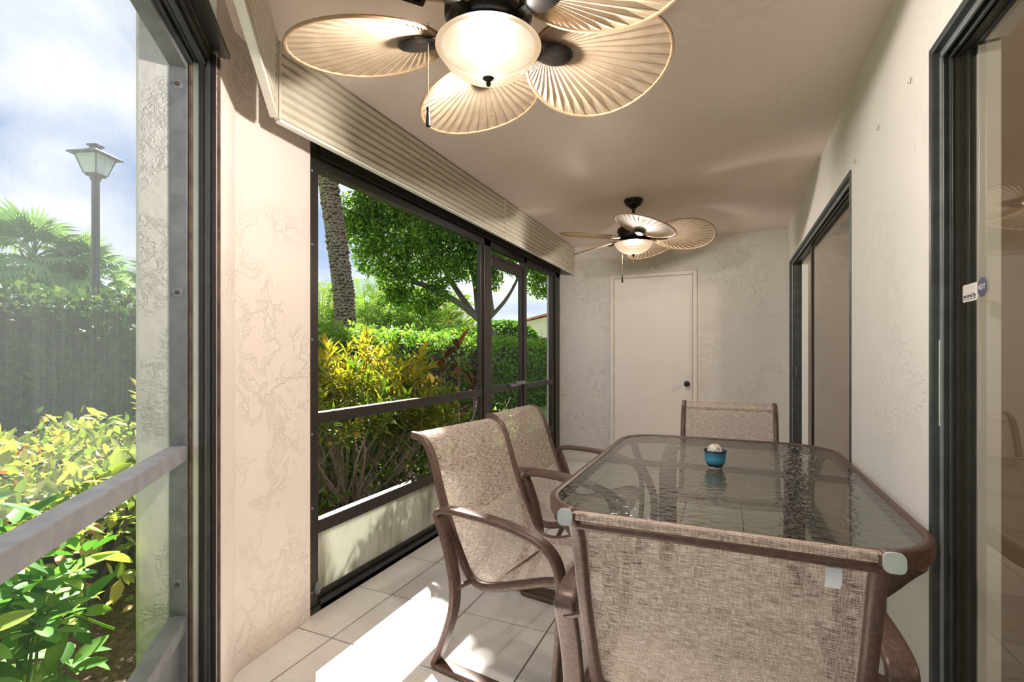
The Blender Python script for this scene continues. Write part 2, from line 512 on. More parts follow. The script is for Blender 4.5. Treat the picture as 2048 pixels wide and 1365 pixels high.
SC=[(0,(.07,.19,.035)),(.6,(.14,.32,.06)),(1,(.40,.50,.09))]
MAT['leaf_schef']=m_leaf('glossy shrub leaves',SC,'attr',.45,.4,.3)
MAT['leaf_schef_one']=m_leaf('glossy shrub leaf',SC,'obj',.42,.4,.35)
MAT['leaf_tip']=m_leaf('yellow green shrub tips',[(0,(.16,.26,.05)),(.6,(.34,.38,.09)),(.95,(.52,.45,.14)),(1,(.6,.10,.03))],'attr',.45,.4)
MAT['leaf_red']=m_leaf('dark red leaves',[(0,(.035,.022,.02)),(.5,(.09,.03,.022)),(.8,(.16,.10,.04)),(1,(.55,.05,.02))],'obj',.35,.35)
MAT['leaf_palm']=m_leaf('palm frond',[(0,(.14,.25,.07)),(.5,(.24,.35,.11)),(.85,(.34,.42,.15)),(1,(.45,.36,.15))],'obj',.45,.5)
MAT['leaf_sabal']=m_leaf('fan palm leaf',[(0,(.13,.23,.11)),(1,(.26,.38,.19))],'obj',.45,.35)

# ================================================================== FLOOR
dC=(PX+.736*.08,PY+.677*.08)               # pillar corner by the angled screen
PBx,PBy=-1.735,1.307                       # pillar inner corner
flr=empty('floor',(0,0,0),0,'pale square floor tiles with thin dark grout lines across the porch','floor',kind='structure')
base_poly=[(-1.95,1.5),(-1.95,YB),(XR+.15,YB),(XR+.15,-1.6),(XR-.35,-1.32),(PX-.1,PY-.1)]
MB().prism(base_poly,-.14,-.012).obj('grout_bed',MAT['grout'],flr)
TS=.4183; ox,oy=-1.57,1.6288; gp=.0035
tile_cache={}
nx,ny=.736,.677
for i in range(-1,6):
    for j in range(-8,10):
        x0,y0=ox+i*TS,oy+j*TS
        p=[(x0+gp,y0+gp),(x0+TS-gp,y0+gp),(x0+TS-gp,y0+TS-gp),(x0+gp,y0+TS-gp)]
        full=area(p)
        p=clip(p,1,0,1.80 if y0>1.6 else 1.775); p=clip(p,-1,0,XR+.06) if len(p)>2 else p
        p=clip(p,0,-1,YB) if len(p)>2 else p
        p=clip(p,nx,ny,-(nx*dC[0]+ny*dC[1])+.075) if len(p)>2 else p
        if len(p)<3 or area(p)<.002: continue
        if abs(area(p)-full)<1e-6:
            if 'full' not in tile_cache:
                tile_cache['full']=MB().prism([(q[0]-x0,q[1]-y0) for q in p],-.012,0).mesh('tile',MAT['tile'],False,.0015)
            link('tile',tile_cache['full'],flr,(x0,y0,0))
        else:
            MB().prism([(q[0]-x0,q[1]-y0) for q in p],-.012,0).obj('tile',MAT['tile'],flr,loc=(x0,y0,0))

# ================================================================== CEILING AND WALLS
qq=lambda s_,o_:(PX+s_*.677+o_*.736,PY-s_*.736+o_*.677)
cp=[qq(-.62,-.10),(-2.2,YB+.2),(XR+.15,YB+.2),(XR+.15,-1.75),qq(3.2,-.10)]
tag(MB().prism(cp,ZC,ZC+.18).obj('ceiling',MAT['ceiling']),'warm beige textured plaster porch ceiling','ceiling',kind='structure')
tag(B('wall_back',(-1.96,XR+.15,YB,YB+.16,-.14,ZC),MAT['stucco'],None),'rough beige stucco end wall with the storage door','wall',kind='structure')
# right wall: pier between the two sliders, far return, header
wr=MB()
XI=XR+.138
DT=2.095
for y0,y1 in ((1.756,2.733),(5.192,YB)): wr.box(XR,XI,y0,y1,-.14,DT)
wr.box(XR,XI,-1.75,YB,DT,ZC)
tag(wr.obj('wall_right',MAT['stucco_side']),'smooth beige stucco side wall between the two sliding doors','wall',kind='structure')
# long screen wall header
tag(B('wall_left',(-1.96,XP,1.72,YB,2.24,ZC),MAT['stucco'],None),'stucco header above the long screened opening','wall',kind='structure')
# pillar between the two screened openings
ax,ay=.677,-.736
pe=(PX-.008*ax,PY-.008*ay)
pil=[(XP,1.702),(XP+.004,1.66),(PBx-.002,PBy+.03),(PBx+.012,PBy-.018),(pe[0]+.08*nx,pe[1]+.08*ny),(pe[0]-.14*nx,pe[1]-.14*ny),(-1.96,1.30),(-1.96,1.702)]
tag(MB().prism(pil,-.14,ZC).obj('wall_corner',MAT['stucco_pillar']),'pinkish beige stucco corner pillar between the two screens','pillar',kind='structure')
# darker weathered outer return of the pillar beside the angled screen
m=MB(); q=lambda s,o:(PX+s*ax+o*nx,PY+s*ay+o*ny)
m.prism([q(-.004,-.05),q(-.004,-.132),q(-.2,-.132),q(-.2,-.05)],-.14,ZC-.01)
tag(m.obj('wall_corner_outside',MAT['stucco_out']),'rough grey weathered stucco edge outside the dusty screen','wall',kind='structure')

# ================================================================== LONG SCREENED OPENING
w1=empty('window_1',(XW,0,0),0,'dark bronze framed long screened opening with pale kick panels','window',kind='structure')
D=-.05
def wp(name,y0,y1,z0,z1,mat='bronze',x0=D,x1=0,bev=.003): return B(name,(x0,x1,y0,y1,z0,z1),MAT[mat],w1,bev)
wp('post',1.704,1.782,0,2.24)
wp('post',3.535,3.655,0,2.24); wp('screen_frame',3.495,3.535,.43,2.13,x0=-.045,x1=-.012)
wp('post',4.385,4.455,0,2.24)
wp('post',5.26,5.32,0,2.24,x0=-.06,x1=-.02); wp('post',5.345,YB-.002,0,2.24)
wp('head_rail',1.782,YB-.002,2.118,2.175); wp('head_rail',1.782,YB-.002,2.178,2.24,x0=-.05,x1=.012)
wp('mid_rail',1.782,3.495,.893,.948); wp('mid_rail',4.455,5.26,.893,.945)
wp('bottom_rail',1.782,3.535,.367,.43); wp('bottom_rail',4.455,5.26,.37,.43)
wp('sill_track',1.70,YB-.002,0,.028,x0=-.07,x1=.012); wp('sill_track',1.782,3.535,.028,.078,x0=-.05,x1=-.012); wp('sill_lip',1.782,YB-.002,.0,.05,x0=-.003,x1=.012)
wp('kick_panel',1.782,3.535,.075,.37,'kick',-.03,-.024,0)
wp('kick_panel',4.455,5.26,.03,.37,'bronze',-.03,-.024,0)
for y0,y1,z0,z1 in ((1.782,3.5,.948,2.12),(1.782,3.5,.43,.893),(4.455,5.26,.945,2.12),(4.455,5.26,.43,.893),(3.655,4.385,2.07,2.12)):
    mm=MB(); mm.add([(-.026,y0,z0),(-.026,y1,z0),(-.026,y1,z1),(-.026,y0,z1)],[(0,1,2,3)]); mm.obj('screen_mesh',MAT['screen'],w1)
for y,z in ((1.742,.5),(1.742,.85),(1.742,1.3),(1.742,1.75),(1.742,2.1),(1.742,.10)):
    m=MB(); m.lathe([(0,.003),(.004,.002),(.006,0)],10); o=m.obj('screw',MAT['slider_light'],w1,smooth=True); o.location=(.001,y,z); o.rotation_euler=(0,PI/2,0)
m=MB(); m.lathe([(0,.018),(.012,.017),(.019,.010),(.021,0)],20); o=m.obj('rubber_bumper',MAT['bronze_grey'],w1,smooth=True); o.location=(.001,1.77,.11); o.rotation_euler=(0,PI/2,0); o.scale=(1.5,.8,1)
# screen door in that opening
d4=empty('door_1',(XW-.005,0,0),0,'narrow dark framed screen door beyond the two side chairs','door',kind='structure')
def dp(name,y0,y1,z0,z1,mat='bronze',x0=-.04,x1=-.008): return B(name,(x0,x1,y0,y1,z0,z1),MAT[mat],d4,.003)
dp('stile',3.66,3.70,.05,2.05); dp('stile',4.335,4.383,.05,2.05)
dp('top_rail',3.70,4.335,1.975,2.05); dp('mid_rail',3.70,4.335,.90,.96); dp('bottom_rail',3.70,4.335,.05,.16); dp('lower_rail',3.70,4.335,.37,.43); dp('kick_panel',3.70,4.335,.16,.37,'bronze',-.028,-.022)
wp('transom_bar',3.655,4.385,2.05,2.075)
for z0,z1 in ((.96,1.975),(.43,.90)):
    m=MB(); m.add([(-.025,3.7,z0),(-.025,4.335,z0),(-.025,4.335,z1),(-.025,3.7,z1)],[(0,1,2,3)]); m.obj('screen_mesh',MAT['screen'],d4)
hd=B('handle',(-.006,.035,4.20,4.36,.945,.975),MAT['slider_light'],d4,.006)
B('latch',(.0,.03,4.05,4.19,.935,.955),MAT['bronze_grey'],hd,.004)

# ================================================================== ANGLED SCREENED OPENING (left of the camera)
w2=empty('window_2',(PX,PY,0),PA,'weathered grey framed angled screen with dusty mesh beside the pillar','window',kind='structure')
L2=3.05
def ap(name,x0,x1,y0,y1,z0,z1,mat='bronze_grey',bev=.003): return B(name,(x0,x1,y0,y1,z0,z1),MAT[mat],w2,bev)
ap('jamb_post',-.03,0,-.05,0,.0,2.20)
ap('mid_rail',0.002,L2,-.05,0,.893,.940,'rail_grey'); ap('bottom_rail',0.002,L2,-.05,0,.355,.402); ap('sill_track',-.03,L2,-.06,.085,0,.03,'bronze'); ap('end_post',L2,L2+.05,-.05,0,0,2.2)
ap('kick_panel',0.0,L2,-.03,-.024,.03,.355,'bronze_grey',0)
ap('head_rail',-.03,L2,-.05,0,2.14,2.20)
ap('inner_jamb',-.03,-.002,.001,.012,.03,2.2,'rusty'); ap('shutter_edge',-.02,-.006,.014,.030,.03,2.2,'cream_white',.002)
for y0,y1,xx,mt in ((.033,.045,.004,'bronze'),(.047,.053,-.012,'black'),(.055,.064,.008,'bronze_slider'),(.066,.079,.0,'bronze'),(.0795,.087,-.012,'rusty')):
    ap('track',-.03,xx,y0,y1,.03,2.2,mt,.001)
for y0,y1,z0,z1,mt in ((.0,.014,2.155,2.19,'bronze_slider'),(.018,.030,2.165,2.2,'bronze'),(.033,.05,2.16,2.2,'bronze_slider'),(.052,.064,2.175,2.21,'bronze')):
    ap('head_track',-.02,L2,y0,y1,z0,z1,mt,.002)
ap('head_fascia',-.045,L2,.066,.112,2.215,2.23,'bronze',.002); ap('head_fascia',-.03,L2,.0,.07,2.2,2.28,'bronze',.002)
for z in (2.087,1.426,.5):
    o=MB().lathe([(0,.007),(.006,.006),(.0075,0)],10).obj('bolt',MAT['rusty'],w2,smooth=True); o.location=(.0005,-.028,z); o.rotation_euler=(0,PI/2,0)
    o2=MB().lathe([(0,.001),(.013,.001),(.014,0)],16).obj('washer',MAT['slider_light'],o); o2.location=(0,0,-.0002)
for z0,z1,mt in ((.94,2.30,'screen_dusty'),(.30,.818,'screen_low')):
    m=MB(); m.add([(-.02,-.130,z0-.02),(L2,-.130,z0-.02),(L2,-.130,z1+.1),(-.02,-.130,z1+.1)],[(0,1,2,3)]); m.obj('screen_mesh',MAT[mt],w2)
# rolled storm shutter above the angled screen
sh=empty('rolled_storm_shutter',(PX,PY,0),PA,'brown weathered ribbed roll of storm shutter above the angled screen','shutter')
for k in range(10):
    a0=2*PI*k/10; r=.072
    m=MB(); pts=[]
    for (rr,aa) in ((r,a0+.04),(r+.012,a0+.17),(r+.012,a0+.44),(r,a0+.59),(r-.02,a0+.5),(r-.02,a0+.1)):
        pts.append((rr*math.cos(aa),rr*math.sin(aa)))
    n=len(pts)
    m.add([(.17,y,z) for y,z in pts]+[(2.7,y,z) for y,z in pts],[tuple(range(n)),tuple(range(n,2*n))[::-1]]+[(i,n+i,n+(i+1)%n,(i+1)%n) for i in range(n)])
    m.obj('slat',MAT['rusty'],sh,loc=(0,.16,2.37))
o=MB().tube([(.18,.16,2.37),(2.7,.16,2.37)],.054,12).obj('core_tube',MAT['black'],sh)

# ------------------------------------------------------------------ ribbed cream valances
def valance(name,parent_loc,rz,x0,x1,seams,label):
    """runs along local x at y=0 (face toward +y or -y); z from 2.145 to ceiling"""
    e=empty(name,parent_loc,rz,label,'valance')
    z0,z1,n=2.147,ZC-.004,8
    hgt=(z1-z0-.012)/n
    ed=[x0]+seams+[x1]
    for a,b in zip(ed[:-1],ed[1:]):
        for k in range(n):
            zc=z0+.012+k*hgt
            path=[(0,0),(0,.004)]
            prof=[(0.0,zc),(.004,zc+.003),(.0135,zc+hgt*.22),(.016,zc+hgt*.5),(.0135,zc+hgt*.78),(.004,zc+hgt-.003),(0,zc+hgt),(-.008,zc+hgt),(-.008,zc)]
            m=MB(); q=len(prof)
            m.add([(a+.003,y,z) for y,z in prof]+[(b-.003,y,z) for y,z in prof],[tuple(range(q)),tuple(range(q,2*q))[::-1]]+[(i,q+i,q+(i+1)%q,(i+1)%q) for i in range(q)])
            m.obj('slat',MAT['cream'],e,smooth=True)
        B('bottom_lip',(a,b,-.010,.018,z0,z0+.011),MAT['cream_white'],e,.002)
    for s in ed: B('end_strip',(s-.007,s+.007,-.009,.0185,z0+.0115,z1),MAT['cream'],e,.002)
    return e
# local +x -> world +Y needs local +y -> world -X ; use -y face by mirroring: rotate so that +y looks into the room
v=valance('window_valance',(-1.63,0,0),-PI/2,-5.474,-1.40,[-3.542],'long cream ribbed valance above the main screened opening')
v2=valance('window_valance',(PX+.21*nx,PY+.21*ny,0),PA,-.285,L2,[1.9],'short cream ribbed valance passing overhead beside the fan')

# ================================================================== STORAGE DOOR IN THE BACK WALL
d1=empty('door_2',(0,YB,0),0,'plain beige storage door with dark round knob in the end wall','door',kind='structure')
B('door_leaf',(-1.158,-.337,-.012,-.002,.02,2.066),MAT['door'],d1,.002)
B('frame_jamb',(-1.203,-1.163,-.03,-.001,0,2.112),MAT['trim'],d1,.003)
B('frame_jamb',(-.332,-.293,-.03,-.001,0,2.112),MAT['trim'],d1,.003)
B('frame_head',(-1.163,-.332,-.03,-.001,2.072,2.112),MAT['trim'],d1,.003)
B('drip_strip',(-1.235,-.29,-.036,-.001,2.113,2.122),MAT['trim'],d1,.002)
for z in (1.81,1.04,.25):
    m=MB(); m.tube([(-1.160,-.018,z-.045),(-1.160,-.018,z+.045)],.007,8); m.obj('hinge',MAT['cream'],d1,smooth=True)
kn=MB().lathe([(0,0),(.030,0),(.030,.006),(.012,.010),(.011,.030),(.024,.038),(.028,.050),(.022,.062),(0,.066)],20).obj('knob',MAT['fan_black'],d1,smooth=True); kn.location=(-.392,-.012,.918); kn.rotation_euler=(PI/2,0,0)
tag(B('baseboard_back',(-1.79,-1.21,YB-.012,YB-.0005,0.001,.085),MAT['trim'],None,.002),'low painted kerb along the foot of the end wall','baseboard',kind='structure')

# ================================================================== SLIDING DOORS IN THE RIGHT WALL
def slider(name,y0,y1,label,y_glass0,y_glass1,sw0=.05,sw1=.05):
    e=empty(name,(0,0,0),0,label,'sliding door',kind='structure')
    X0=XR-.006
    for (ya,yb,s) in ((y1-.022,y1-.0005,1),(y0+.0005,y0+.022,-1)):
        if ya<-1.7: continue
        B('frame_jamb',(X0,XI,ya,yb,0.001,DT-.001),MAT['bronze_slider'],e,.003)
        B('frame_stop',(XR+.012,XR+.020,ya-(.008 if s>0 else 0),yb+(.008 if s<0 else 0),0.001,DT-.022),MAT['slider_light'],e,.002)
        B('frame_stop',(XR+.032,XR+.040,ya-(.006 if s>0 else 0),yb+(.006 if s<0 else 0),0.001,DT-.022),MAT['bronze_slider'],e,.002)
    ya,yb=max(y0,-1.7)+.022,y1-.022
    B('frame_head',(X0,XI,ya,yb,DT-.022,DT-.001),MAT['bronze_slider'],e,.003)
    B('head_stop',(XR+.012,XR+.020,ya,yb,DT-.04,DT-.022),MAT['slider_light'],e,.002)
    B('head_stop',(XR+.032,XR+.040,ya,yb,DT-.046,DT-.022),MAT['bronze_slider'],e,.002)
    B('sill_track',(X0,XI,ya,yb,0.001,.022),MAT['bronze_slider'],e,.003)
    # glazed panel
    g0,g1=y_glass0,y_glass1; xa,xb=XR+.046,XR+.062
    pn=MB(); pn.box(xa,xb,g0,g0+sw0,.025,DT-.025); pn.box(xa,xb,g1-sw1,g1,.025,DT-.025)
    pn.box(xa,xb,g0+sw0,g1-sw1,.025,.06); pn.box(xa,xb,g0+sw0,g1-sw1,DT-.048,DT-.025)
    p=pn.obj('panel_frame',MAT['bronze'],e)
    gm=MB(); gx=(xa+xb)/2; gm.add([(gx,g0+sw0,.06),(gx,g1-sw1,.06),(gx,g1-sw1,DT-.048),(gx,g0+sw0,DT-.048)],[(0,1,2,3)])
    gm.obj('glass_pane',MAT['glass_door'],p)
    return e
s3=slider('door_3',2.733,5.192,'far sliding glass door, half open, near the end wall',2.756,4.30,.012,.05)
s4=slider('door_4',-1.75,1.756,'near sliding glass door with security sticker at the right edge',-1.68,1.734,.05,.008)
B('strike_plate',(XR+.0105,XR+.0119,1.7270,1.7335,1.03,1.27),MAT['cap_pale'],s4,.0)
B('lock_plate',(XR+.041,XR+.046,5.14,5.162,1.02,1.12),MAT['slider_light'],s3,.001)
# white painted inner reveals of the two openings
tr=empty('trim_1',(0,0,0),0,'white painted inner reveals seen through the sliding door openings','trim',kind='structure')
for ya,yb in ((5.160,5.1695),(1.726,1.7335)):
    B('reveal',(XR+.092,XI+.002,ya,yb,.0225,DT-.024),MAT['white'],tr)
for y0,y1 in ((2.76,5.14),(-1.7,1.69)):
    B('reveal',(XR+.092,XI+.002,y0,y1,DT-.034,DT-.024),MAT['white'],tr)
# security sticker on the near glass
def text_mesh(name,s,size,mat,ext=.0003):
    cu=bpy.data.curves.new(name,'FONT'); cu.body=s; cu.size=size; cu.extrude=ext; cu.align_x='CENTER'; cu.align_y='CENTER'
    o=bpy.data.objects.new(name,cu); COL.objects.link(o)
    bpy.context.view_layer.update()
    me=bpy.data.meshes.new_from_object(o.evaluated_get(bpy.context.evaluated_depsgraph_get()))
    bpy.data.objects.remove(o); bpy.data.curves.remove(cu)
    me.name=name; me.materials.clear(); me.materials.append(mat); return me
stk=empty('security_sticker',(XR+.0525,1.648,1.392),0,'small white security sticker with navy octagon on the near glass door','sticker')
stk.rotation_euler=(PI/2,0,-PI/2)      # local x -> -Y, local y -> +Z, faces -X
m=MB(); m.prism([(p[0]-.012,p[1]) for p in rrect(.086,.046,.006)],0,.0005); m.obj('backing',MAT['sticker'],stk)
oc8=[(.056+.026*math.cos(PI/8+k*PI/4),.006+.026*math.sin(PI/8+k*PI/4)) for k in range(8)]
MB().prism(oc8,.0006,.0012).obj('octagon',MAT['navy'],stk)
link('lettering',text_mesh('lettering','secured by',.0165,MAT['navy']),stk,(-.014,-.008,.0009))
link('lettering',text_mesh('lettering','ADT',.0195,MAT['sticker']),stk,(.056,.006,.0016))
B('rule_line',(-.052,.022,-.0175,-.0165,.0006,.001),MAT['navy'],stk)
# hanging blind cords just inside the near door
cdx=empty('blind_cord',(0,0,0),0,'thin cream blind cords hanging inside the near glass door','cord')
for k,(yy,z0) in enumerate(((1.36,.35),(1.33,.5),(1.30,.3))):
    MB().tube([(XI+.03,yy,2.0),(XI+.03,yy-.01,1.3),(XI+.03,yy,z0)],.0022,6).obj('cord',MAT['cream_white'],cdx)

# dim rooms behind the sliding doors
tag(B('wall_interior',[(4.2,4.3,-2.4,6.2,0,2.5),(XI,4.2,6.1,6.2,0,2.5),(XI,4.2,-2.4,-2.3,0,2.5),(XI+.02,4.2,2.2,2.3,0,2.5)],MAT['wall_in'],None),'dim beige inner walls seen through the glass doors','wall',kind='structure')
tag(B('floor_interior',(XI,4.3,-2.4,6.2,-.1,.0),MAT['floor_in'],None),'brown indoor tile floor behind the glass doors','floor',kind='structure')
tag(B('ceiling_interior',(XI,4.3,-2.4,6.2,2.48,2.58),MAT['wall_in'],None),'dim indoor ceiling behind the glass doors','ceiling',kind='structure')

il=empty('indoor_ceiling_light',(2.4,4.2,2.48),0,'round indoor ceiling light in the dim room behind the far slider','lamp')  # unseen fixtures added to light the rooms behind the glass
t=NT('lit opal glass'); MAT['opal']=t.end(t.n('ShaderNodeEmission',{0:(1,.8,.55,1),1:1.2}).outputs[0])
MB().lathe([(0,-.001),(.15,-.001),(.15,-.02),(0,-.02)],24).obj('base_plate',MAT['bronze'],il)
MB().lathe([(.14,-.021),(.135,-.05),(.09,-.08),(0,-.09)],24).obj('opal_shade',MAT['opal'],il,smooth=True)
for nm,lc in (('indoor_lamp',(2.4,4.2,2.30)),):  # added point lamp, brightens the interior behind the far slider
    ld=bpy.data.lights.new(nm,'POINT'); ld.energy=20; ld.color=(1,.82,.6); ld.shadow_soft_size=.08
    lo=bpy.data.objects.new(nm,ld); COL.objects.link(lo); lo.location=lc
il2=empty('indoor_ceiling_light',(2.4,.6,2.48),0,'round indoor ceiling light in the dim room behind the near slider','lamp')
MB().lathe([(0,-.001),(.15,-.001),(.15,-.02),(0,-.02)],24).obj('base_plate',MAT['bronze'],il2)
MB().lathe([(.14,-.021),(.135,-.05),(.09,-.08),(0,-.09)],24).obj('opal_shade',MAT['opal'],il2,smooth=True)
ld=bpy.data.lights.new('indoor_lamp','POINT'); ld.energy=20; ld.color=(1,.82,.6); ld.shadow_soft_size=.08  # second added point lamp, for the room behind the near slider
lo=bpy.data.objects.new('indoor_lamp',ld); COL.objects.link(lo); lo.location=(2.4,.6,2.30)

# ================================================================== CEILING FANS
def fan_blade_meshes():
    pu=.190; uc,a,b=.374,.2306,.220
    def R(th):
        c,s=math.cos(th),math.sin(th)
        # egg: wider toward the tip
        lo,hi=0,.6
        for _ in range(40):
            r=(lo+hi)/2; x=(pu+r*c-uc)/a; y=r*s/(b*(1+.10*max(-1,min(1,x))))
            if x*x+y*y<1: lo=r
            else: hi=r
        return lo
    N=104; th0=math.radians(158)
    fr=[.10,.4,.75,1.0]; vs=[];uv=[]
    rimpts=[]
    for i in range(N+1):
        th=-th0+2*th0*i/N; r=R(th)
        for f in fr:
            zz=(.0035 if i%2 else -.0035)*min(1,f*1.3)*(1 if f<.99 else .3)
            zz+=-.018*(r*f/.45)**2
            vs.append((pu+r*f*math.cos(th),r*f*math.sin(th),zz))
            uv.append((.5 if i%2 else 0.0,f))
        rimpts.append((pu+r*math.cos(th),r*math.sin(th),-.018*(r/.45)**2))
    fs=[]
    q=len(fr)
    for i in range(N):
        for k in range(q-1): fs.append((i*q+k,(i+1)*q+k,(i+1)*q+k+1,i*q+k+1))
    me=bpy.data.meshes.new('blade'); me.from_pydata(vs,[],fs)
    ul=me.uv_layers.new(name='UVMap')
    for lp in me.loops: ul.data[lp.index].uv=uv[lp.vertex_index]
    me.materials.append(MAT['blade']); me.update()
    rim=MB().tube(rimpts,.0055,6).mesh('rim',MAT['blade_rim'],True)
    m=MB()
    pr=[(.0,-.014),(.5,-.013),(.85,-.008),(1,0),(.9,.004),(0,.004)]
    n=20; vs=[]
    for k in range(n):
        aa=2*PI*k/n
        for rr,zz in pr: vs.append((.212+.068*rr*math.cos(aa),.044*rr*math.sin(aa),zz-.012))
    fs=[]
    for k in range(n):
        j=(k+1)%n
        for i in range(len(pr)-1): fs.append((k*len(pr)+i,j*len(pr)+i,j*len(pr)+i+1,k*len(pr)+i+1))
    m.add(vs,fs)
    m.box(.07,.17,-.014,.014,-.022,-.010)
    br=m.mesh('blade_bracket',MAT['fan_black'],True)
    return me,rim,br
BL=fan_blade_meshes()
def make_fan(x,y,a0,pitch,watt,label,pulls):
    e=empty('ceiling_fan',(x,y,ZC),0,label,'ceiling fan',group='palm leaf ceiling fans')
    MB().lathe([(0,-.001),(.074,-.001),(.074,-.022),(.062,-.030),(.062,-.044),(.034,-.060),(.022,-.074),(0,-.074)],28).obj('canopy',MAT['fan_black'],e,smooth=True)
    MB().lathe([(0,-.07),(.0125,-.07),(.0125,-.215),(0,-.215)],16).obj('downrod',MAT['fan_black'],e,smooth=True)
    MB().lathe([(0,-.200),(.035,-.202),(.06,-.212),(.112,-.222),(.126,-.236),(.126,-.262),(.118,-.27),(.122,-.278),(.118,-.300),(.100,-.318),(.080,-.322),(.080,-.340),(.1365,-.344),(.1365,-.3505),(0,-.3505)],36).obj('motor_housing',MAT['fan_black'],e,smooth=True)
    for k in range(5):
        b=link('blade',BL[0],e,(0,0,-.303))
        # pitched about its own length
        b.rotation_euler=(Matrix.Rotation(math.radians(a0+72*k),3,'Z')@Matrix.Rotation(math.radians(-pitch),3,'X')).to_euler()
        link('rim',BL[1],b); link('blade_bracket',BL[2],b)
    prof=[(.134,-.003),(.149,0),(.152,-.003),(.148,-.009),(.140,-.018),(.134,-.027),(.124,-.042),(.108,-.057),(.085,-.071),(.056,-.081),(.028,-.0865),(.0,-.088)]
    bw=MB().lathe(prof,48).obj('light_bowl',MAT['bowl'],e,smooth='all',loc=(0,0,-.348))
    MB().lathe([(0,-.084),(.016,-.086),(.017,-.091),(.010,-.096),(.006,-.101),(.008,-.106),(.005,-.112),(0,-.113)],16).obj('finial',MAT['fan_black'],bw,smooth=True)
    for (px,py,z0,z1,pull) in pulls:
        m=MB(); n=int((z0-z1)/.006)
        m.tube([(px,py,z0),(px,py,z1)],.0009,5)
        for i in range(n): m.sphere((px,py,z0-(i+.5)*(z0-z1)/n),.0018,5,4)
        c=m.obj('pull_chain',MAT['brass_chain'],e)
        if pull: MB().lathe([(0,0),(.005,-.001),(.0065,-.006),(.0045,-.012),(.0055,-.02),(.0075,-.045),(.008,-.056),(0,-.058)],12).obj('chain_knob',MAT['fan_black'],c,smooth=True,loc=(px,py,z1))
    ld=bpy.data.lights.new('fan_lamp','POINT'); ld.energy=FAN_W*watt; ld.color=(1.0,.95,.91); ld.shadow_soft_size=.042
    lo=bpy.data.objects.new('fan_lamp',ld); COL.objects.link(lo); lo.parent=e; lo.location=(0,0,-.398)
    return e
make_fan(-.630,1.264,49,13,1.1,'near palm leaf ceiling fan with lit bowl, large at the top',[(-.165,-.06,-.27,-.515,True),(.01,0,-.465,-.55,False)])
make_fan(-.686,3.965,4,18,.55,'far palm leaf ceiling fan with lit bowl, above the storage door',[(-.088,0,-.43,-.60,True),(.0,0,-.465,-.53,False)])

# small framed ceiling panel at the upper edge of the view
cpn=empty('ceiling_panel',(-.961,1.300,ZC),math.radians(50),'small dark framed square panel on the ceiling behind the near fan','panel')
m=MB(); m.box(-.10,.10,-.10,-.085,-.02,-.001); m.box(-.10,.10,.085,.10,-.02,-.001); m.box(-.10,-.085,-.085,.085,-.02,-.001); m.box(.085,.10,-.085,.085,-.02,-.001)
m.obj('frame',MAT['fan_black'],cpn); B('grille',(-.084,.084,-.084,.084,-.012,-.001),MAT['bronze_slider'],cpn)

# ================================================================== TABLE
tb=empty('patio_table',(-.033,2.255,0),0,'rectangular brown patio table with rounded corners and hammered glass top','table')
TW,TL,TR=1.075,1.61,.21
rp_=rrect(TW-.026,TL-.026,TR,10)
m=MB(); m.sweep([(p[0],p[1],.722) for p in rp_],rrect(.052,.030,.010,2),Vector((0,0,1)),True); m.obj('rim',MAT['chair_brown'],tb,smooth=True)
gp_=rrect(TW-.05,TL-.05,TR-.012,10)
m=MB(); m.prism(gp_,.738,.744); gl=m.mesh('glass_top',None); gl.materials.append(MAT['glass_table'])
# keep only the top face: a single sheet of hammered glass
m=MB(); m.add([(p[0],p[1],.743) for p in gp_],[tuple(range(len(gp_)))]); m.obj('glass_top',MAT['glass_table'],tb)
for y in (.13,):
    m=MB(); m.tube([(-TW/2+.03,y,.713),(0,y,.716),(TW/2-.03,y,.713)],.014,8); m.obj('cross_bar',MAT['chair_brown'],tb,smooth=True)
for sx in (-1,1):
    for sy in (-1,1):
        pth=catmull([(sx*(TW/2-.06),sy*(TL/2-.10),.70),(sx*(TW/2-.10),sy*(TL/2-.16),.62),(sx*(TW/2-.20),sy*(TL/2-.26),.42),(sx*(TW/2-.16),sy*(TL/2-.22),.18),(sx*(TW/2-.08),sy*(TL/2-.12),.012)],6)
        m=MB(); m.tube(pth,.021,10); lg=m.obj('leg',MAT['chair_brown'],tb,smooth=True)
        p=pth[-1]; MB().lathe([(0,0),(.026,0),(.026,.02),(.021,.024),(0,.024)],14).obj('foot_cap',MAT['black'],lg,smooth=True,loc=(p.x,p.y,.0005))

# cup and twine ball
cup=empty('ceramic_cup',(-.048,2.262,.7435),0,'small teal glazed cup with bare clay foot on the table','cup')
MB().lathe([(0,.001),(.030,.001),(.031,.012),(.036,.018),(.043,.032),(.0445,.05),(.045,.062),(.050,.084),(.0505,.086),(.048,.085),(.043,.065),(.042,.04),(.034,.022),(0,.018)],36).obj('body',MAT['glaze'],cup,smooth=True)
cup.scale=(.92,.92,.92)
tw=empty('twine_ball',(-.050,2.262,.806),0,'cream rolled twine ball sitting in the teal cup','ornament')
for k in range(9):
    ax_=Vector(rng.normal(size=3)).normalized(); u_=ax_.orthogonal().normalized(); v_=ax_.cross(u_)
    off=random.uniform(-.4,.4)*.026; r=math.sqrt(.026**2-off**2)
    m=MB(); m.tube([ax_*off+(u_*math.cos(a)+v_*math.sin(a))*r+Vector((0,0,.012)) for a in [2*PI*i/24 for i in range(24)]],.0042,6,True); m.obj('strand',MAT['rope'],tw,smooth=True)
MB().sphere((0,0,.012),.0235,14,10).obj('core',MAT['rope'],tw,smooth='all')

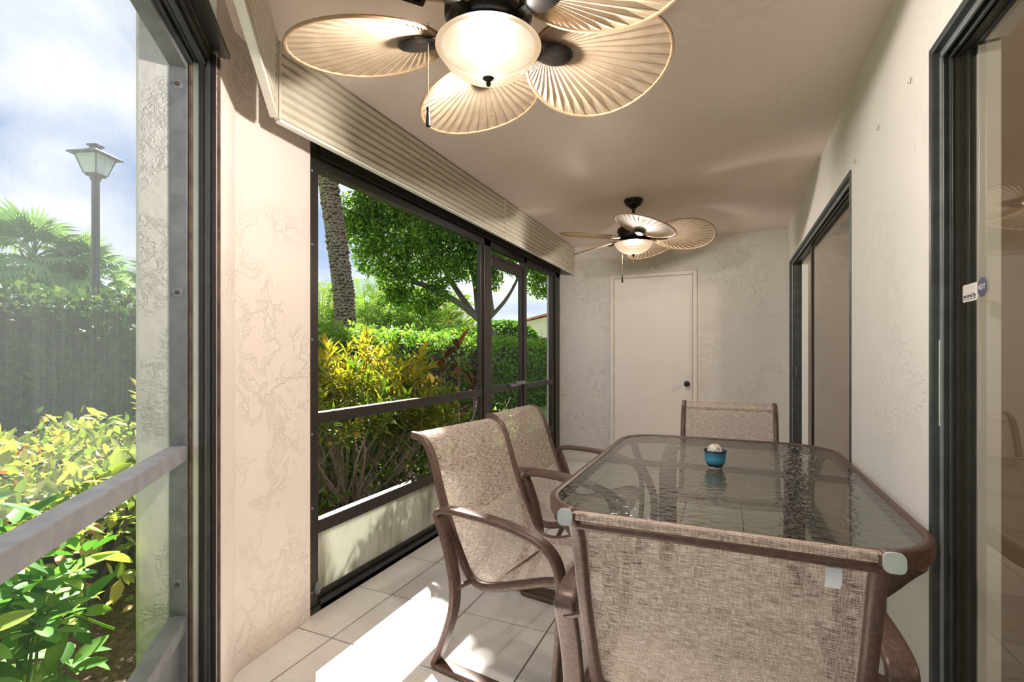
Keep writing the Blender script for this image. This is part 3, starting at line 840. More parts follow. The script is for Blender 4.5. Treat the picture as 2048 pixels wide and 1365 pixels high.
# ================================================================== CHAIRS
RAIL=[(-.405,.893),(-.372,.889),(-.335,.866),(-.304,.815),(-.279,.743),(-.248,.645),(-.202,.531),(-.156,.435),(-.118,.372),(-.068,.345),(.007,.352),(.13,.392),(.227,.425),(.284,.432),(.310,.412),(.318,.385)]
ARMP=[(-.218,.606),(-.206,.619),(-.17,.626),(-.106,.628),(.04,.620),(.157,.603),(.240,.577),(.290,.535),(.312,.47),(.315,.36),(.305,.20),(.292,.05),(.275,.017),(.24,.013),(.05,.013),(-.18,.013),(-.225,.015),(-.226,.035),(-.196,.10),(-.160,.19),(-.140,.27),(-.140,.36),(-.166,.47),(-.196,.55),(-.215,.59)]
def make_chair(loc,rz,label,caps='chair_brown',label_tag=False):
    e=empty('sling_chair',(loc[0],loc[1],0),rz,label,'chair',group='sling dining chairs')
    HW=.272
    rail=catmull([(x,0,z) for x,z in RAIL],5)
    # sling
    sl=catmull([(x+.000,0,z+.004) for x,z in RAIL],5)
    L=[0]
    for a,b in zip(sl[:-1],sl[1:]): L.append(L[-1]+(b-a).length)
    ny_=9; vs=[];uv=[];fs=[]
    for i,p in enumerate(sl):
        for k in range(ny_):
            f=k/(ny_-1); y=-HW+.004+(2*HW-.008)*f
            sag=-.012*math.sin(PI*f) if i>45 else 0
            vs.append((p.x,y,p.z+sag)); uv.append((y,L[i]))
    for i in range(len(sl)-1):
        for k in range(ny_-1): fs.append((i*ny_+k,i*ny_+k+1,(i+1)*ny_+k+1,(i+1)*ny_+k))
    me=bpy.data.meshes.new('sling'); me.from_pydata(vs,[],fs); ul=me.uv_layers.new(name='UVMap')
    for lp in me.loops: ul.data[lp.index].uv=uv[lp.vertex_index]
    me.materials.append(MAT['sling']); me.polygons.foreach_set('use_smooth',[True]*len(me.polygons)); me.update()
    slo=link('sling',me,e)
    # rolled hem at the top
    m=MB(); m.tube([(-.398,-HW+.012,.890),(-.398,HW-.012,.890)],.009,10)
    hm=m.mesh('top_hem',MAT['sling'],True); ul=hm.uv_layers.new(name='UVMap')
    for lp in hm.loops:
        c_=hm.vertices[lp.vertex_index].co; ul.data[lp.index].uv=(c_.y,c_.z+c_.x)
    link('top_hem',hm,slo)
    MB().tube([(-.352,-HW,.855),(-.352,HW,.855)],.0085,10).obj('back_bar',MAT['chair_brown'],e,smooth=True)
    MB().tube([(-.02,-HW,.335),(-.02,HW,.335)],.009,10).obj('seat_bar',MAT['chair_brown'],e,smooth=True)
    MB().tube([(.27,-HW,.405),(.27,HW,.405)],.009,10).obj('front_bar',MAT['chair_brown'],e,smooth=True)
    prof=rrect(.030,.032,.010,3); aprof=rrect(.056,.024,.009,3)
    arm=catmull([(x,0,z) for x,z in ARMP],4,True)
    for s in (-1,1):
        y=s*(HW+.010)
        r=MB().sweep([(p.x,y,p.z-.006) for p in rail],prof).obj('side_rail',MAT['chair_brown'],e,smooth=True)
        p0,p1=rail[0],rail[1]; dx=(p0-p1).normalized()
        cpm=MB().sweep([(p0.x+dx.x*q,y,p0.z-.006+dx.z*q) for q in (0,.004)],rrect(.032,.034,.010,3)).obj('end_cap',MAT[caps],r)
        ya=s*(HW+.070)
        MB().sweep([(p.x,ya,p.z) for p in arm],aprof,Vector((0,1,0)),True).obj('arm_frame',MAT['chair_brown'],e,smooth=True)
        for (xa,za,xb,zb) in ((-.215,.575,-.225,.60),(-.135,.33,-.09,.352),(.300,.40,.300,.41)):
            MB().tube([(xa,ya,za),(xb,y,zb)],.010,8).obj('bracket',MAT['chair_brown'],e,smooth=True)
    if label_tag:
        m=MB(); n=5
        for i in range(n+1):
            f=i/n
            for yy in (-.222,-.196): m.v.append((-.336+.014*f-.007*math.sin(PI*f),yy,.838-.042*f))
        for i in range(n): m.f.append((2*i,2*i+1,2*i+3,2*i+2))
        m.obj('care_label',MAT['label_white'],slo)
    return e
make_chair((-.031,1.395),PI/2,'nearest sling chair seen from behind, white label on its back','cap_pale',True)
make_chair((-.775,1.955),math.radians(-8),'side sling chair nearest the camera, in front of the sunlit floor')
make_chair((-.800,2.70),math.radians(-2),'side sling chair further along, beside the screen door')
make_chair((.003,3.28),-PI/2,'sling chair at the far end of the table facing the camera')

# ================================================================== SMALL THINGS ON THE RIGHT WALL
ob=empty('outlet_cover',(XR,2.235,.31),0,'grey weatherproof outlet cover low on the side wall','outlet')
m=MB(); m.add([(-.001,-.05,-.055),(-.001,.05,-.055),(-.001,.05,.055),(-.001,-.05,.055),(-.03,-.042,-.05),(-.03,.042,-.05),(-.022,.042,.05),(-.022,-.042,.05)],[(0,1,2,3),(7,6,5,4),(0,4,5,1),(1,5,6,2),(2,6,7,3),(3,7,4,0)])
m.obj('lid',MAT['outlet'],ob,bevel=.003)
B('gasket',(-.0095,-.0005,-.056,.056,-.062,.062),MAT['outlet'],ob,.002)
for yy,zz,lb in ((2.265,2.092,'middle small wire hook high on the side wall'),(1.908,2.089,'small wire hook nearest the near sliding door'),(2.640,2.10,'small wire hook above the corner of the far sliding door')):
    h=empty('wall_hook',(XR,yy,zz),0,lb,'hook','wire hooks on the side wall'); h.scale=(.7,.6,.5)
    MB().tube(catmull([(-.001,0,.018),(-.006,0,.014),(-.007,0,-.012),(-.012,0,-.019),(-.017,0,-.010)],4),.0013,6).obj('wire',MAT['rusty'],h)
    MB().sphere((-.0025,.004,-.012),.006,8,6).obj('plaster_dab',MAT['trim'],h,smooth='all')

# ================================================================== OUTDOORS
gy=-.06
tag(MB().prism([(-60,-30),(-1.9,-30),(-1.9,80),(-60,80)],gy-.2,gy).obj('lawn',MAT['lawn']),'sunlit grass lawn outside the screens','lawn',kind='structure')
tag(MB().prism([(-3.4,1.95),(-1.97,1.95),(-1.97,6.2),(-3.0,6.2),(-3.5,3.5)],gy,gy+.02).obj('planting_bed',MAT['mulch']),'brown mulch bed under the croton outside the long screen','planting bed',kind='structure')
tag(MB().prism([(-4.6,-2.6),(-.2,-1.6),(-.2,-1.0),(-1.66,.84),(-2.0,1.0),(-2.2,1.9),(-4.6,1.9)],gy,gy+.02).obj('planting_bed',MAT['mulch']),'brown mulch bed under the glossy shrub outside the angled screen','planting bed',kind='structure')

def np_mesh(name,V,Fq,tint,mat,smooth=False):
    """V (n,3), Fq (m,k) constant k"""
    me=bpy.data.meshes.new(name); k=Fq.shape[1]
    me.vertices.add(len(V)); me.vertices.foreach_set('co',np.ascontiguousarray(V,dtype=np.float32).ravel())
    me.loops.add(Fq.size); me.loops.foreach_set('vertex_index',np.ascontiguousarray(Fq,dtype=np.int32).ravel())
    me.polygons.add(len(Fq)); me.polygons.foreach_set('loop_start',np.arange(0,Fq.size,k,dtype=np.int32))
    me.update(calc_edges=True)
    if tint is not None:
        a=me.attributes.new('tint','FLOAT','POINT'); a.data.foreach_set('value',tint.astype(np.float32))
    me.materials.append(mat); me.validate(); return me
LEAF6=(np.array([[0,0,0],[.32,.5,.06],[.72,.40,.04],[1,0,-.06],[.72,-.40,.04],[.32,-.5,.06]]),np.array([[0,1,2,3],[0,3,4,5]]))
LEAF4=(np.array([[0,0,0],[.5,.5,.08],[1,0,-.03],[.5,-.5,.08]]),np.array([[0,1,2,3]]))
_x=np.array([0,.12,.28,.46,.64,.82,.94,1.0]); _w=np.array([0,.24,.42,.50,.46,.31,.14,0])
_o=[[0,0,0]]+[[x,w_,.07*w_/.5-.10*x*x] for x,w_ in zip(_x[1:-1],_w[1:-1])]+[[1,0,-.10]]+[[x,-w_,.07*w_/.5-.10*x*x] for x,w_ in zip(_x[1:-1][::-1],_w[1:-1][::-1])]
_m=[[x,0,-.10*x*x] for x in _x[1:-1]]
LEAFR=(np.array(_o+_m),None)
_n=6; _f=[]
_top=[0]+list(range(1,7))+[7]; _bot=[0]+list(range(13,7,-1))+[7]; _mid=[0]+list(range(14,20))+[7]
for _i in range(7):
    for _s in (_top,_bot):
        q_=[_mid[_i],_s[_i],_s[_i+1],_mid[_i+1]]
        if _s is _bot: q_=q_[::-1]
        d_=[]
        for v_ in q_:
            if v_ not in d_: d_.append(v_)
        if len(d_)==3: _f+= [d_]
        else: _f+=[[d_[0],d_[1],d_[2]],[d_[0],d_[2],d_[3]]]
LEAFR=(LEAFR[0],np.array(_f))
def unit(a): return a/np.maximum(np.linalg.norm(a,axis=-1,keepdims=True),1e-9)
def leaf_cloud(name,pos,axis,nrm,size,width,mat,tmpl=LEAF6,tint=None):
    T,F=tmpl; n=len(pos)
    ax_=unit(axis); b=unit(np.cross(nrm,ax_)); c=np.cross(ax_,b)
    size=np.broadcast_to(size,(n,)); 
    V=(pos[:,None,:]+T[None,:,0:1]*ax_[:,None,:]*size[:,None,None]+T[None,:,1:2]*b[:,None,:]*(size*width)[:,None,None]+T[None,:,2:3]*c[:,None,:]*size[:,None,None]).reshape(-1,3)
    FF=(F[None]+np.arange(n)[:,None,None]*len(T)).reshape(-1,F.shape[1])
    if tint is None: tint=rng.random(n)
    return np_mesh(name,V,FF,np.repeat(tint,len(T)),mat)
def leaf_obj_mesh(name,tmpl,L,W,mat):
    T,F=tmpl
    return np_mesh(name,T*np.array([L,L*W,L]),F,None,mat)
def rand_dirs(n,up=.3):
    d=rng.normal(size=(n,3)); d[:,2]+=up; return unit(d)

def hedge(name,x0,x1,y0,y1,h,dens,lsize,mat,label,lump=.10,cat='hedge',groundz=gy):
    e=empty(name,((x0+x1)/2,(y0+y1)/2,groundz),0,label,cat)
    wx,wy=x1-x0,y1-y0
    # solid dark core, its colour standing in for shade between the leaves
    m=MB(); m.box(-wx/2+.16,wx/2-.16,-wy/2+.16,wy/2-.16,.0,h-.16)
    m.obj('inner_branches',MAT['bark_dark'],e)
    faces=[((0,0,1),wx*wy),((1,0,0),wy*h),((-1,0,0),wy*h*.35),((0,1,0),wx*h*.6),((0,-1,0),wx*h)]
    P=[];Nn=[]
    for nv,ar in faces:
        n=int(ar*dens); nv=np.array(nv,float)
        p=(rng.random((n,3))-.5)*np.array([wx,wy,1]); p[:,2]=rng.random(n)*h
        if nv[2]: p[:,2]=h
        elif nv[0]: p[:,0]=nv[0]*wx/2
        else: p[:,1]=nv[1]*wy/2
        P.append(p); Nn.append(np.tile(nv,(n,1)))
    P=np.concatenate(P); Nn=np.concatenate(Nn)
    q=P*1.7
    bumpv=(np.sin(q[:,1]*2.1+1.3*np.sin(q[:,2]*2.7))+np.sin(q[:,1]*4.7+q[:,0]*3.1+1)+np.sin(q[:,2]*5.3+q[:,1]*1.9))/3
    P=P+Nn*(bumpv*lump+rng.normal(size=len(P))*.05-rng.random(len(P))*.10)[:,None]
    nrm=unit(Nn+rng.normal(size=P.shape)*.6+np.array([0,0,.35])); axd=unit(rng.normal(size=P.shape)+Nn*.5)
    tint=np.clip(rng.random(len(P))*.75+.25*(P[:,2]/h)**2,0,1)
    f=link('foliage',leaf_cloud('foliage',P,axd,nrm,lsize*(.7+.6*rng.random(len(P))),.62,MAT[mat],LEAF4,tint),e); f['kind']='stuff'
    return e
hedge('clipped_hedge',-5.15,-4.15,4.2,19,1.60,520,.075,'leaf_hedge','bright clipped hedge running along the lawn outside the long screen',.06)
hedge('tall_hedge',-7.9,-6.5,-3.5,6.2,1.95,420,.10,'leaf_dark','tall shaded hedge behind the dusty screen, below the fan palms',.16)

# rounded clipped mound and house far away
def mound(x,y,rx,ry,h,label):
    e=empty('clipped_mound',(x,y,gy),0,label,'hedge')
    n=9000; d=unit(rng.normal(size=(n,3))); d[:,2]=abs(d[:,2])
    p=np.sign(d)*np.abs(d)**.7*np.array([rx,ry,h]); 
    f=link('foliage',leaf_cloud('foliage',p,rand_dirs(n),unit(d+rng.normal(size=(n,3))*.5),.16*(.7+.6*rng.random(n)),.7,MAT['leaf_hedge'],LEAF4,rng.random(n)*.5),e); f['kind']='stuff'
    core=MB(); core.sphere((0,0,0),1,16,10); c=core.obj('inner_branches',MAT['bark_dark'],e); c.scale=(rx*.86,ry*.86,h*.88)  # solid core, dark like the shade inside the mound
mound(-11.2,24.4,2.0,2.2,3.05,'large rounded clipped hedge far off beyond the tree trunk')
mound(-13.2,23.0,1.8,1.8,2.6,'lower rounded clipped hedge left of the tree trunk, far off')
hs=empty('house',(-18.6,49,gy),math.radians(20),'distant beige house with red tiled roof at the far right of the screen','house')
m=MB(); m.box(-5,5,-4,4,0,3.6); m.add([(-5,-4,3.6),(5,-4,3.6),(5,4,3.6),(-5,4,3.6),(1,-4,5.0),(1,4,5.0)],[(0,1,4),(2,3,5),(0,4,5,3),(1,2,5,4),(0,3,2,1)]); m.obj('wall',MAT['house_wall'],hs)
m=MB()
for a,b in (((-5.6,3.40),(1,5.12)),((1,5.12),(5.6,3.95))):
    m.add([(a[0],-4.5,a[1]),(b[0],-4.5,b[1]),(b[0],4.5,b[1]),(a[0],4.5,a[1]),(a[0],-4.5,a[1]+.18),(b[0],-4.5,b[1]+.18),(b[0],4.5,b[1]+.18),(a[0],4.5,a[1]+.18)],[(0,1,2,3),(7,6,5,4),(0,4,5,1),(1,5,6,2),(2,6,7,3),(3,7,4,0)])
m.obj('roof',MAT['roof'],hs)
for xx in (-3.2,0.2,3.4):
    w_=B('window',(xx-.8,xx+.8,-4.04,-3.98,1.2,2.9),MAT['bronze'],hs); B('pane',(xx-.72,xx-.03,-4.06,-4.045,1.28,2.82),MAT['black'],w_); B('pane',(xx+.03,xx+.72,-4.06,-4.045,1.28,2.82),MAT['black'],w_)
B('balcony_rail',(-5,5,-5.2,-5.15,1.0,1.1),MAT['white'],hs); B('porch_slab',(-5,5,-5.3,-4.05,.7,.9),MAT['white'],hs)

# ------------------------------------------------------------------ lamp post
lp=empty('lamp_post',(-9.0,4.37,gy),math.radians(20),'tall grey street lamp with lantern head beyond the tall hedge','street lamp')
MB().lathe([(0,0),(.10,0),(.10,.5),(.058,.62),(.052,3.98),(.07,4.0),(.07,4.05),(0,4.05)],20).obj('pole',MAT['lamp_metal'],lp,smooth=True)
ln=MB()
def ring(r,z): return [(r,r,z),(-r,r,z),(-r,-r,z),(r,-r,z)]
def frus(m,r0,z0,r1,z1): m.add(ring(r0,z0)+ring(r1,z1),[(3,2,1,0),(4,5,6,7)]+[(i,(i+1)%4,4+(i+1)%4,4+i) for i in range(4)])
frus(ln,.085,4.05,.10,4.09); cage=ln.obj('lantern_base',MAT['lamp_metal'],lp)
t=NT('frosted lantern pane'); MAT['pane']=t.end(t.mixs(.45,t.pr((.62,.66,.70),.3),t.n('ShaderNodeBsdfTranslucent',{0:(.8,.84,.88,1)}).outputs[0]))
for k in range(4):
    a=k*PI/2; c_,s_=math.cos(a),math.sin(a)
    def rt(x,y,z): return (x*c_-y*s_,x*s_+y*c_,z)
    m=MB(); m.add([rt(.096,-.094,4.09),rt(.096,.094,4.09),rt(.176,.172,4.37),rt(.176,-.172,4.37)],[(0,1,2,3)]); m.obj('pane',MAT['pane'],lp)
    MB().tube([rt(.1,.1,4.08),rt(.18,.18,4.375)],.008,6).obj('corner_bar',MAT['lamp_metal'],lp)
rf=MB(); frus(rf,.245,4.36,.235,4.385); frus(rf,.235,4.386,.07,4.475); frus(rf,.055,4.476,.05,4.52); rf.obj('roof',MAT['lamp_metal'],lp)
rf=MB(); frus(rf,.08,4.521,.075,4.545); rf.obj('cap',MAT['lamp_metal'],lp)

# ------------------------------------------------------------------ palms
def fan_leaf_mesh(seed):
    r=np.random.default_rng(seed); m=MB(); n=22
    m.tube([(0,0,0),(.35,0,.05),(.7,0,.04)],[.02,.014,.012],5)
    for k in range(n):
        a=math.radians(-115+230*k/(n-1)); L=.62*(1-.25*abs(a)/2)*r.uniform(.9,1.1)
        c_,s_=math.cos(a),math.sin(a); w_=.036
        p0=(.7,0,.04); p1=(.7+L*.55*c_,L*.55*s_,.05); p2=(.7+L*c_,L*s_,-.10-.14*r.random())
        m.add([p0,(p1[0]-s_*w_,p1[1]+c_*w_,p1[2]-.02),(p1[0],p1[1],p1[2]+.01),(p1[0]+s_*w_,p1[1]-c_*w_,p1[2]-.02),p2],[(0,1,2),(0,2,3),(1,4,2),(2,4,3)])
    return m.mesh('fan_leaf',MAT['leaf_sabal'])
FL=[fan_leaf_mesh(s) for s in (1,2,3)]
def fan_palm(x,y,hc,scale,label,nleaf=34,trunk_r=.16,lean=(0,0)):
    e=empty('fan_palm',(x,y,gy),0,label,'palm tree')
    MB().tube([(0,0,0),(lean[0]*.5,lean[1]*.5,hc*.5),(lean[0],lean[1],hc)],[trunk_r*1.1,trunk_r,trunk_r],14).obj('trunk',MAT['palm_bark'],e,smooth=True)
    for k in range(14):
        a=k*2.4; zz=hc-.75+.055*k
        m=MB(); m.tube([(0,0,0),(.16*math.cos(a),.16*math.sin(a),.12),(.27*math.cos(a),.27*math.sin(a),.34)],[.05,.035,.02],5); m.obj('leaf_boot',MAT['rusty'],e,loc=(lean[0]+trunk_r*.6*math.cos(a),lean[1]+trunk_r*.6*math.sin(a),zz))
    for k in range(nleaf):
        a=k*2.39996; el_=math.radians(80-130*(k/nleaf)+random.uniform(-8,8))
        o=link('fan_leaf',FL[k%3],e,(lean[0],lean[1],hc))
        o.rotation_euler=(Matrix.Rotation(a,3,'Z')@Matrix.Rotation(-el_,3,'Y')@Matrix.Rotation(random.uniform(-.5,.5),3,'X')).to_euler()
        o.scale=(scale*random.uniform(.85,1.1),)*3
    return e
fan_palm(-18.9,7.6,4.15,1.25,'left fan palm above the tall hedge behind the dusty screen')
fan_palm(-18.4,8.6,3.75,1.1,'shorter fan palm left of the lamp post')
fan_palm(-15.5,9.4,3.1,1.15,'fan palm between the lamp post and the stucco edge')
fan_palm(-22.0,6.0,2.6,1.1,'low fan palm at the far left edge of the view')

tp=empty('tall_palm',(-6.45,7.0,gy),0,'tall leaning palm trunk rising behind the clipped hedge','palm tree')
pth=[(0,0,0),(.03,.0,1.2),(.0,-.0,2.2),(-.10,-.05,3.2),(-.26,-.12,4.4),(-.46,-.2,6.0),(-.6,-.28,9.3)]
PT=catmull(pth,8)
MB().tube(PT,[.200-.045*i/len(PT) for i in range(len(PT))],18).obj('trunk',MAT['palm_bark'],tp,smooth=True)
# old leaf-base scales that ring the trunk
SCM=MB(); SCM.add([(0,-.055,0),(0,.055,0),(.022,.045,.055),(.022,-.045,.055),(-.01,-.04,.06),(-.01,.04,.06)],[(0,1,2,3),(3,2,5,4),(0,3,4),(1,5,2)]); SCM=SCM.mesh('bark_scale',MAT['palm_bark'])
cnt=0
for ri in range(60):
    z=1.45+ri*.058
    i=min(range(len(PT)),key=lambda q_:abs(PT[q_].z-z)); p=PT[i]; rad=.200-.045*i/len(PT)
    for k in range(5):
        a=-1.9+k*.52+(ri%2)*.26+random.uniform(-.12,.12); z=1.45+ri*.058+random.uniform(-.02,.02)
        o=link('bark_scale',SCM,tp,(p.x+(rad-.004)*math.cos(a),p.y+(rad-.004)*math.sin(a),z)); o.rotation_euler=(random.uniform(-.25,.25),random.uniform(-.3,.3),a); o.scale=(random.uniform(.7,1.4),random.uniform(.7,1.3),random.uniform(.6,1.1)); cnt+=1
for k in range(22):
    a=k*2.39996; o=link('fan_leaf',FL[k%3],tp,(-.6,-.28,9.3)); o.scale=(1.2,)*3
    o.rotation_euler=(Matrix.Rotation(a,3,'Z')@Matrix.Rotation(-math.radians(75-100*k/22),3,'Y')).to_euler()

def frond_mesh(seed):
    r=np.random.default_rng(seed); m=MB(); n=22; pts=[]
    for i in range(n+1):
        f=i/n; pts.append(Vector((1.55*f-.15*f*f,0,1.40*f-.85*f*f*f)))
    m.tube(pts[::2],[.014*(1-.8*i/(n/2)) for i in range(len(pts[::2]))],5)
    for i in range(4,n+1):
        f=i/n; p=pts[i]; t_=(pts[min(i+1,n)]-pts[i-1]).normalized()
        for s in (-1,1):
            L=.42*math.sin(PI*min(1,.18+.8*f))*r.uniform(.85,1.1)+.06; w_=.012
            d_=Vector((t_.x*.75,s*.75,t_.z*.75+.12)).normalized(); tip=p+d_*L+Vector((0,0,-.07*L/.4)); mid=p+d_*L*.5
            m.add([p,mid+t_*w_,tip,mid-t_*w_],[(0,1,2),(0,2,3)])
    return m.mesh('frond',MAT['leaf_palm'])
FR=[frond_mesh(s) for s in (5,6,7)]
def areca(x,y,sc,n,label):
    e=empty('areca_palm',(x,y,gy),random.random()*6,label,'palm','areca palms behind the clipped hedge')
    for k in range(5):
        a=k*1.3; MB().tube([(0,0,0),(.25*math.cos(a),.25*math.sin(a),1.5*sc)],[.05,.035],6).obj('stem',MAT['twig'],e)
    for k in range(n):
        a=k*2.39996+random.uniform(-.2,.2); z=random.uniform(.35,1.5)*sc
        o=link('frond',FR[k%3],e,(.22*math.cos(a),.22*math.sin(a),z)); o.scale=(sc*random.uniform(.8,1.15),)*3
        o.rotation_euler=(Matrix.Rotation(a,3,'Z')@Matrix.Rotation(-random.uniform(-.15,.75),3,'Y')).to_euler()
# a row of clumps seen left to right between the tall trunk and the tree
AR=['areca palm clump left of the tall palm trunk, at the screen frame','areca palm clump directly behind the tall palm trunk','areca palm clump just right of the tall palm trunk','areca palm clump second to the right of the tall trunk','areca palm clump midway between trunk and tree','areca palm clump below the left end of the tree crown','areca palm clump in front of the tree branches','areca palm clump nearest the tree trunk','small areca palm clump left of the rounded hedge']
for i,(px_,dist,sc) in enumerate(((640,16,1.25),(690,17.5,1.3),(735,15.5,1.2),(775,17,1.35),(812,16,1.25),(845,17.5,1.3),(878,16,1.15),(905,17.5,1.1),(925,19,1.0))):
    u_=(px_-1024)/980; dist*=1.85; areca((.9154*u_-.4026)*dist,(.4026*u_+.9154)*dist,sc*1.75,22,AR[i])

# ------------------------------------------------------------------ the big tree
TK=1.8
TX,TY=-10.6,21.8
tr_=empty('shade_tree',(TX,TY,gy),0,'large leafy shade tree spreading over the clipped hedge','tree')
def P2(px,py,dist):    # a place in the garden by direction and distance from the porch, local to the tree
    u_=(px-1024)/980; dist=dist*TK; return Vector(((.9154*u_-.4026)*dist-TX,(.4026*u_+.9154)*dist-TY,CAM_H+(709-py)/980*dist-gy))
BR=[([(.05,0,0),(0.02,0,1.0),P2(985,672,13.3),P2(960,640,13.1)],[.25,.2,.17,.15]),
 ([P2(960,640,13.1),P2(915,605,12.8),P2(860,575,12.3),P2(800,555,11.9),P2(760,520,11.4),P2(735,470,11)],[.15,.13,.11,.08,.06,.03]),
 ([P2(945,625,13),P2(900,560,13.2),P2(870,500,13.4),P2(840,430,13.5),P2(830,330,13.5)],[.13,.11,.09,.07,.04]),
 ([P2(955,630,13.1),P2(948,560,13.6),P2(925,480,13.9),P2(910,400,14)],[.12,.1,.08,.04]),
 ([P2(975,640,13.2),P2(1005,608,13.2),P2(1025,578,13.4),P2(1045,540,13.6),P2(1080,500,13.8)],[.11,.09,.07,.05,.03]),
 ([P2(985,630,13.2),P2(978,560,12.8),P2(985,480,12.6),P2(1000,400,12.5)],[.11,.09,.07,.04]),
 ([P2(830,560,12.1),P2(790,560,11.9),P2(765,575,11.8)],[.06,.04,.02]),
 ([P2(800,555,11.9),P2(820,500,11.8),P2(800,440,11.6),P2(790,360,11.4)],[.07,.06,.04,.03])]
for i,(pp,rr) in enumerate(BR):
    C=catmull(pp,5); k=[]
    for j in range(len(C)):
        f=j/(len(C)-1)*(len(rr)-1); a=int(min(f,len(rr)-2)); k.append((rr[a]+(rr[a+1]-rr[a])*(f-a))*TK*.62)
    MB().tube(C,k,9).obj('trunk' if i==0 else 'branch',MAT['bark'],tr_,smooth=True)
blobs=[(735,470,11.0,.62),(720,420,11,.55),(745,520,11.3,.5),(790,470,11.5,.8),(770,410,11.3,.75),(830,520,12,.7),(850,450,12.4,1.0),(820,380,12,1.0),(880,540,12.6,.7),(905,480,13,1.0),(890,400,13,1.2),(940,520,13.3,.8),(945,440,13.4,1.1),(985,500,13,.85),(1010,440,13.2,1.0),(1035,520,13.6,.62),(1060,470,13.6,.95),(1090,530,13.8,.7),(1085,570,13.9,.55),(1115,500,13.9,.9),(1120,580,14,.5),(870,590,12.4,.42),(820,600,12.0,.40),(790,560,11.8,.5),(850,615,12.3,.30),(760,350,11.2,.8),(715,445,10.8,.4),(975,560,13.2,.45),(790,590,11.9,.3)]
C0=[np.array(P2(a,b,c)) for a,b,c,_ in blobs]; R0=[r for *_,r in blobs]
R0=[r*TK for r in R0]
for px_,py_,dd,r in ((760,300,11.2,1.0),(830,280,12,1.3),(900,300,13,1.4),(960,340,13.3,1.3),(1020,350,13.4,1.2),(1080,400,13.6,1.1),(860,200,12.6,1.4),(960,220,13,1.5)):
    C0.append(np.array(P2(px_,py_,dd))); R0.append(r*TK)
P=[];Nn=[]
for c_,r in zip(C0,R0):
    n=int(850*r*r)+240
    d=unit(rng.normal(size=(n,3))); rad=r*(.35+.6*rng.random((n,1))**.6)
    P.append(c_+d*rad*np.array([1,1,.78])); Nn.append(d)
P=np.concatenate(P); Nn=np.concatenate(Nn); n=len(P)
f=link('foliage',leaf_cloud('foliage',P,rand_dirs(n,-.2),unit(Nn*.5+rng.normal(size=(n,3))*.7+np.array([0,0,.6])),.185*(.7+.6*rng.random(n)),.5,MAT['leaf_tree'],LEAF4,rng.random(n)),tr_); f['kind']='stuff'
# tree added past the end wall; its mostly unseen crown shades the porch floor
t2=empty('overhanging_tree',(-4.0,12.4,gy),0,'second leafy tree past the end wall with a limb over the lawn','tree')
for i,(pp,rr) in enumerate((([(0,0,0),(0,.05,2),(-.1,0,4),(-.3,-.6,5.4)],.16),([(-.1,0,4.2),(-.4,-1.6,5.0),(-.7,-3.4,5.4),(-.9,-4.6,5.5)],.09),([(-.2,-.4,5.2),(-.8,-1.4,6.0),(-1.2,-2.8,6.6)],.06),([(-.1,0,4.1),(.6,-.6,5.2),(.7,-1.8,6.0)],.06))):
    C=catmull(pp,6); MB().tube(C,[rr*(1-.65*j/len(C)) for j in range(len(C))],8).obj('trunk' if i==0 else 'branch',MAT['bark'],t2,smooth=True)
P=[];Nn=[]
for X,Y,Z,r in ((-5.0,7.10,4.75,.72),(-5.1,7.25,5.7,.78),(-5.0,8.1,5.2,.85),(-5.3,8.3,6.3,.9),(-4.8,9.2,5.5,.95),(-5.2,9.5,6.7,1.0),(-4.6,10.4,5.9,1.0),(-4.9,11.2,6.9,1.1),(-4.0,12.0,6.6,1.2),(-3.6,11.2,5.6,.9),(-5.4,7.6,7.0,.8),(-4.5,8.2,4.5,.6),(-4.4,9.3,4.6,.7)):
    n=int(3000*r*r)+400; d=unit(rng.normal(size=(n,3))); Y-=.22; P.append(np.array((X+4.0,Y-12.4,Z-gy))+d*r*(.3+.7*rng.random((n,1))**.4)); Nn.append(d)
P=np.concatenate(P); Nn=np.concatenate(Nn); n=len(P)
f=link('foliage',leaf_cloud('foliage',P,rand_dirs(n,-.2),unit(rng.normal(size=(n,3))*.7+np.array([-.5,.5,.9])),.17*(.7+.6*rng.random(n)),.55,MAT['leaf_tree'],LEAF4,rng.random(n)),t2); f['kind']='stuff'

# ------------------------------------------------------------------ croton shrub right outside the long screen
def shrub_twigs(e,name,n,h,spread,r0,mat,seed,fork=2):
    r=np.random.default_rng(seed); tips=[]
    for k in range(n):
        a=r.uniform(0,2*PI); s=spread*math.sqrt(r.random()); hh=h*r.uniform(.7,1.0)*(1-.38*max(0,s*math.cos(a)-.1))
        b=Vector((.22*s*math.cos(a)+r.normal()*.05,.22*s*math.sin(a)+r.normal()*.05,0))
        t_=Vector((s*math.cos(a),s*math.sin(a),hh)); mid=b+(t_-b)*.45+Vector((r.normal()*.16,r.normal()*.16,.04))
        pts=catmull([b,mid,t_],6); MB().tube(pts,[r0*(1-.7*i/len(pts)) for i in range(len(pts))],6).obj(name,MAT[mat],e,smooth=True)
        tips.append((t_,(t_-mid).normalized()))
        for q_ in range(fork):
            i=r.integers(6,11); p=pts[i]; t2=p+Vector((r.normal()*.16,r.normal()*.16,.16+.2*r.random())); m2=(p+t2)*.5+Vector((r.normal()*.03,r.normal()*.03,.02))
            MB().tube(catmull([p,m2,t2],3),[r0*.5,r0*.45,r0*.4,r0*.35,r0*.3,r0*.25,r0*.2][:7],5).obj(name,MAT[mat],e,smooth=True)
            tips.append((t2,(t2-p).normalized()))
    return tips
CL=[leaf_obj_mesh('leaf',LEAFR,L,.23,MAT['leaf_croton_one']) for L in (.125,.15,.11)]
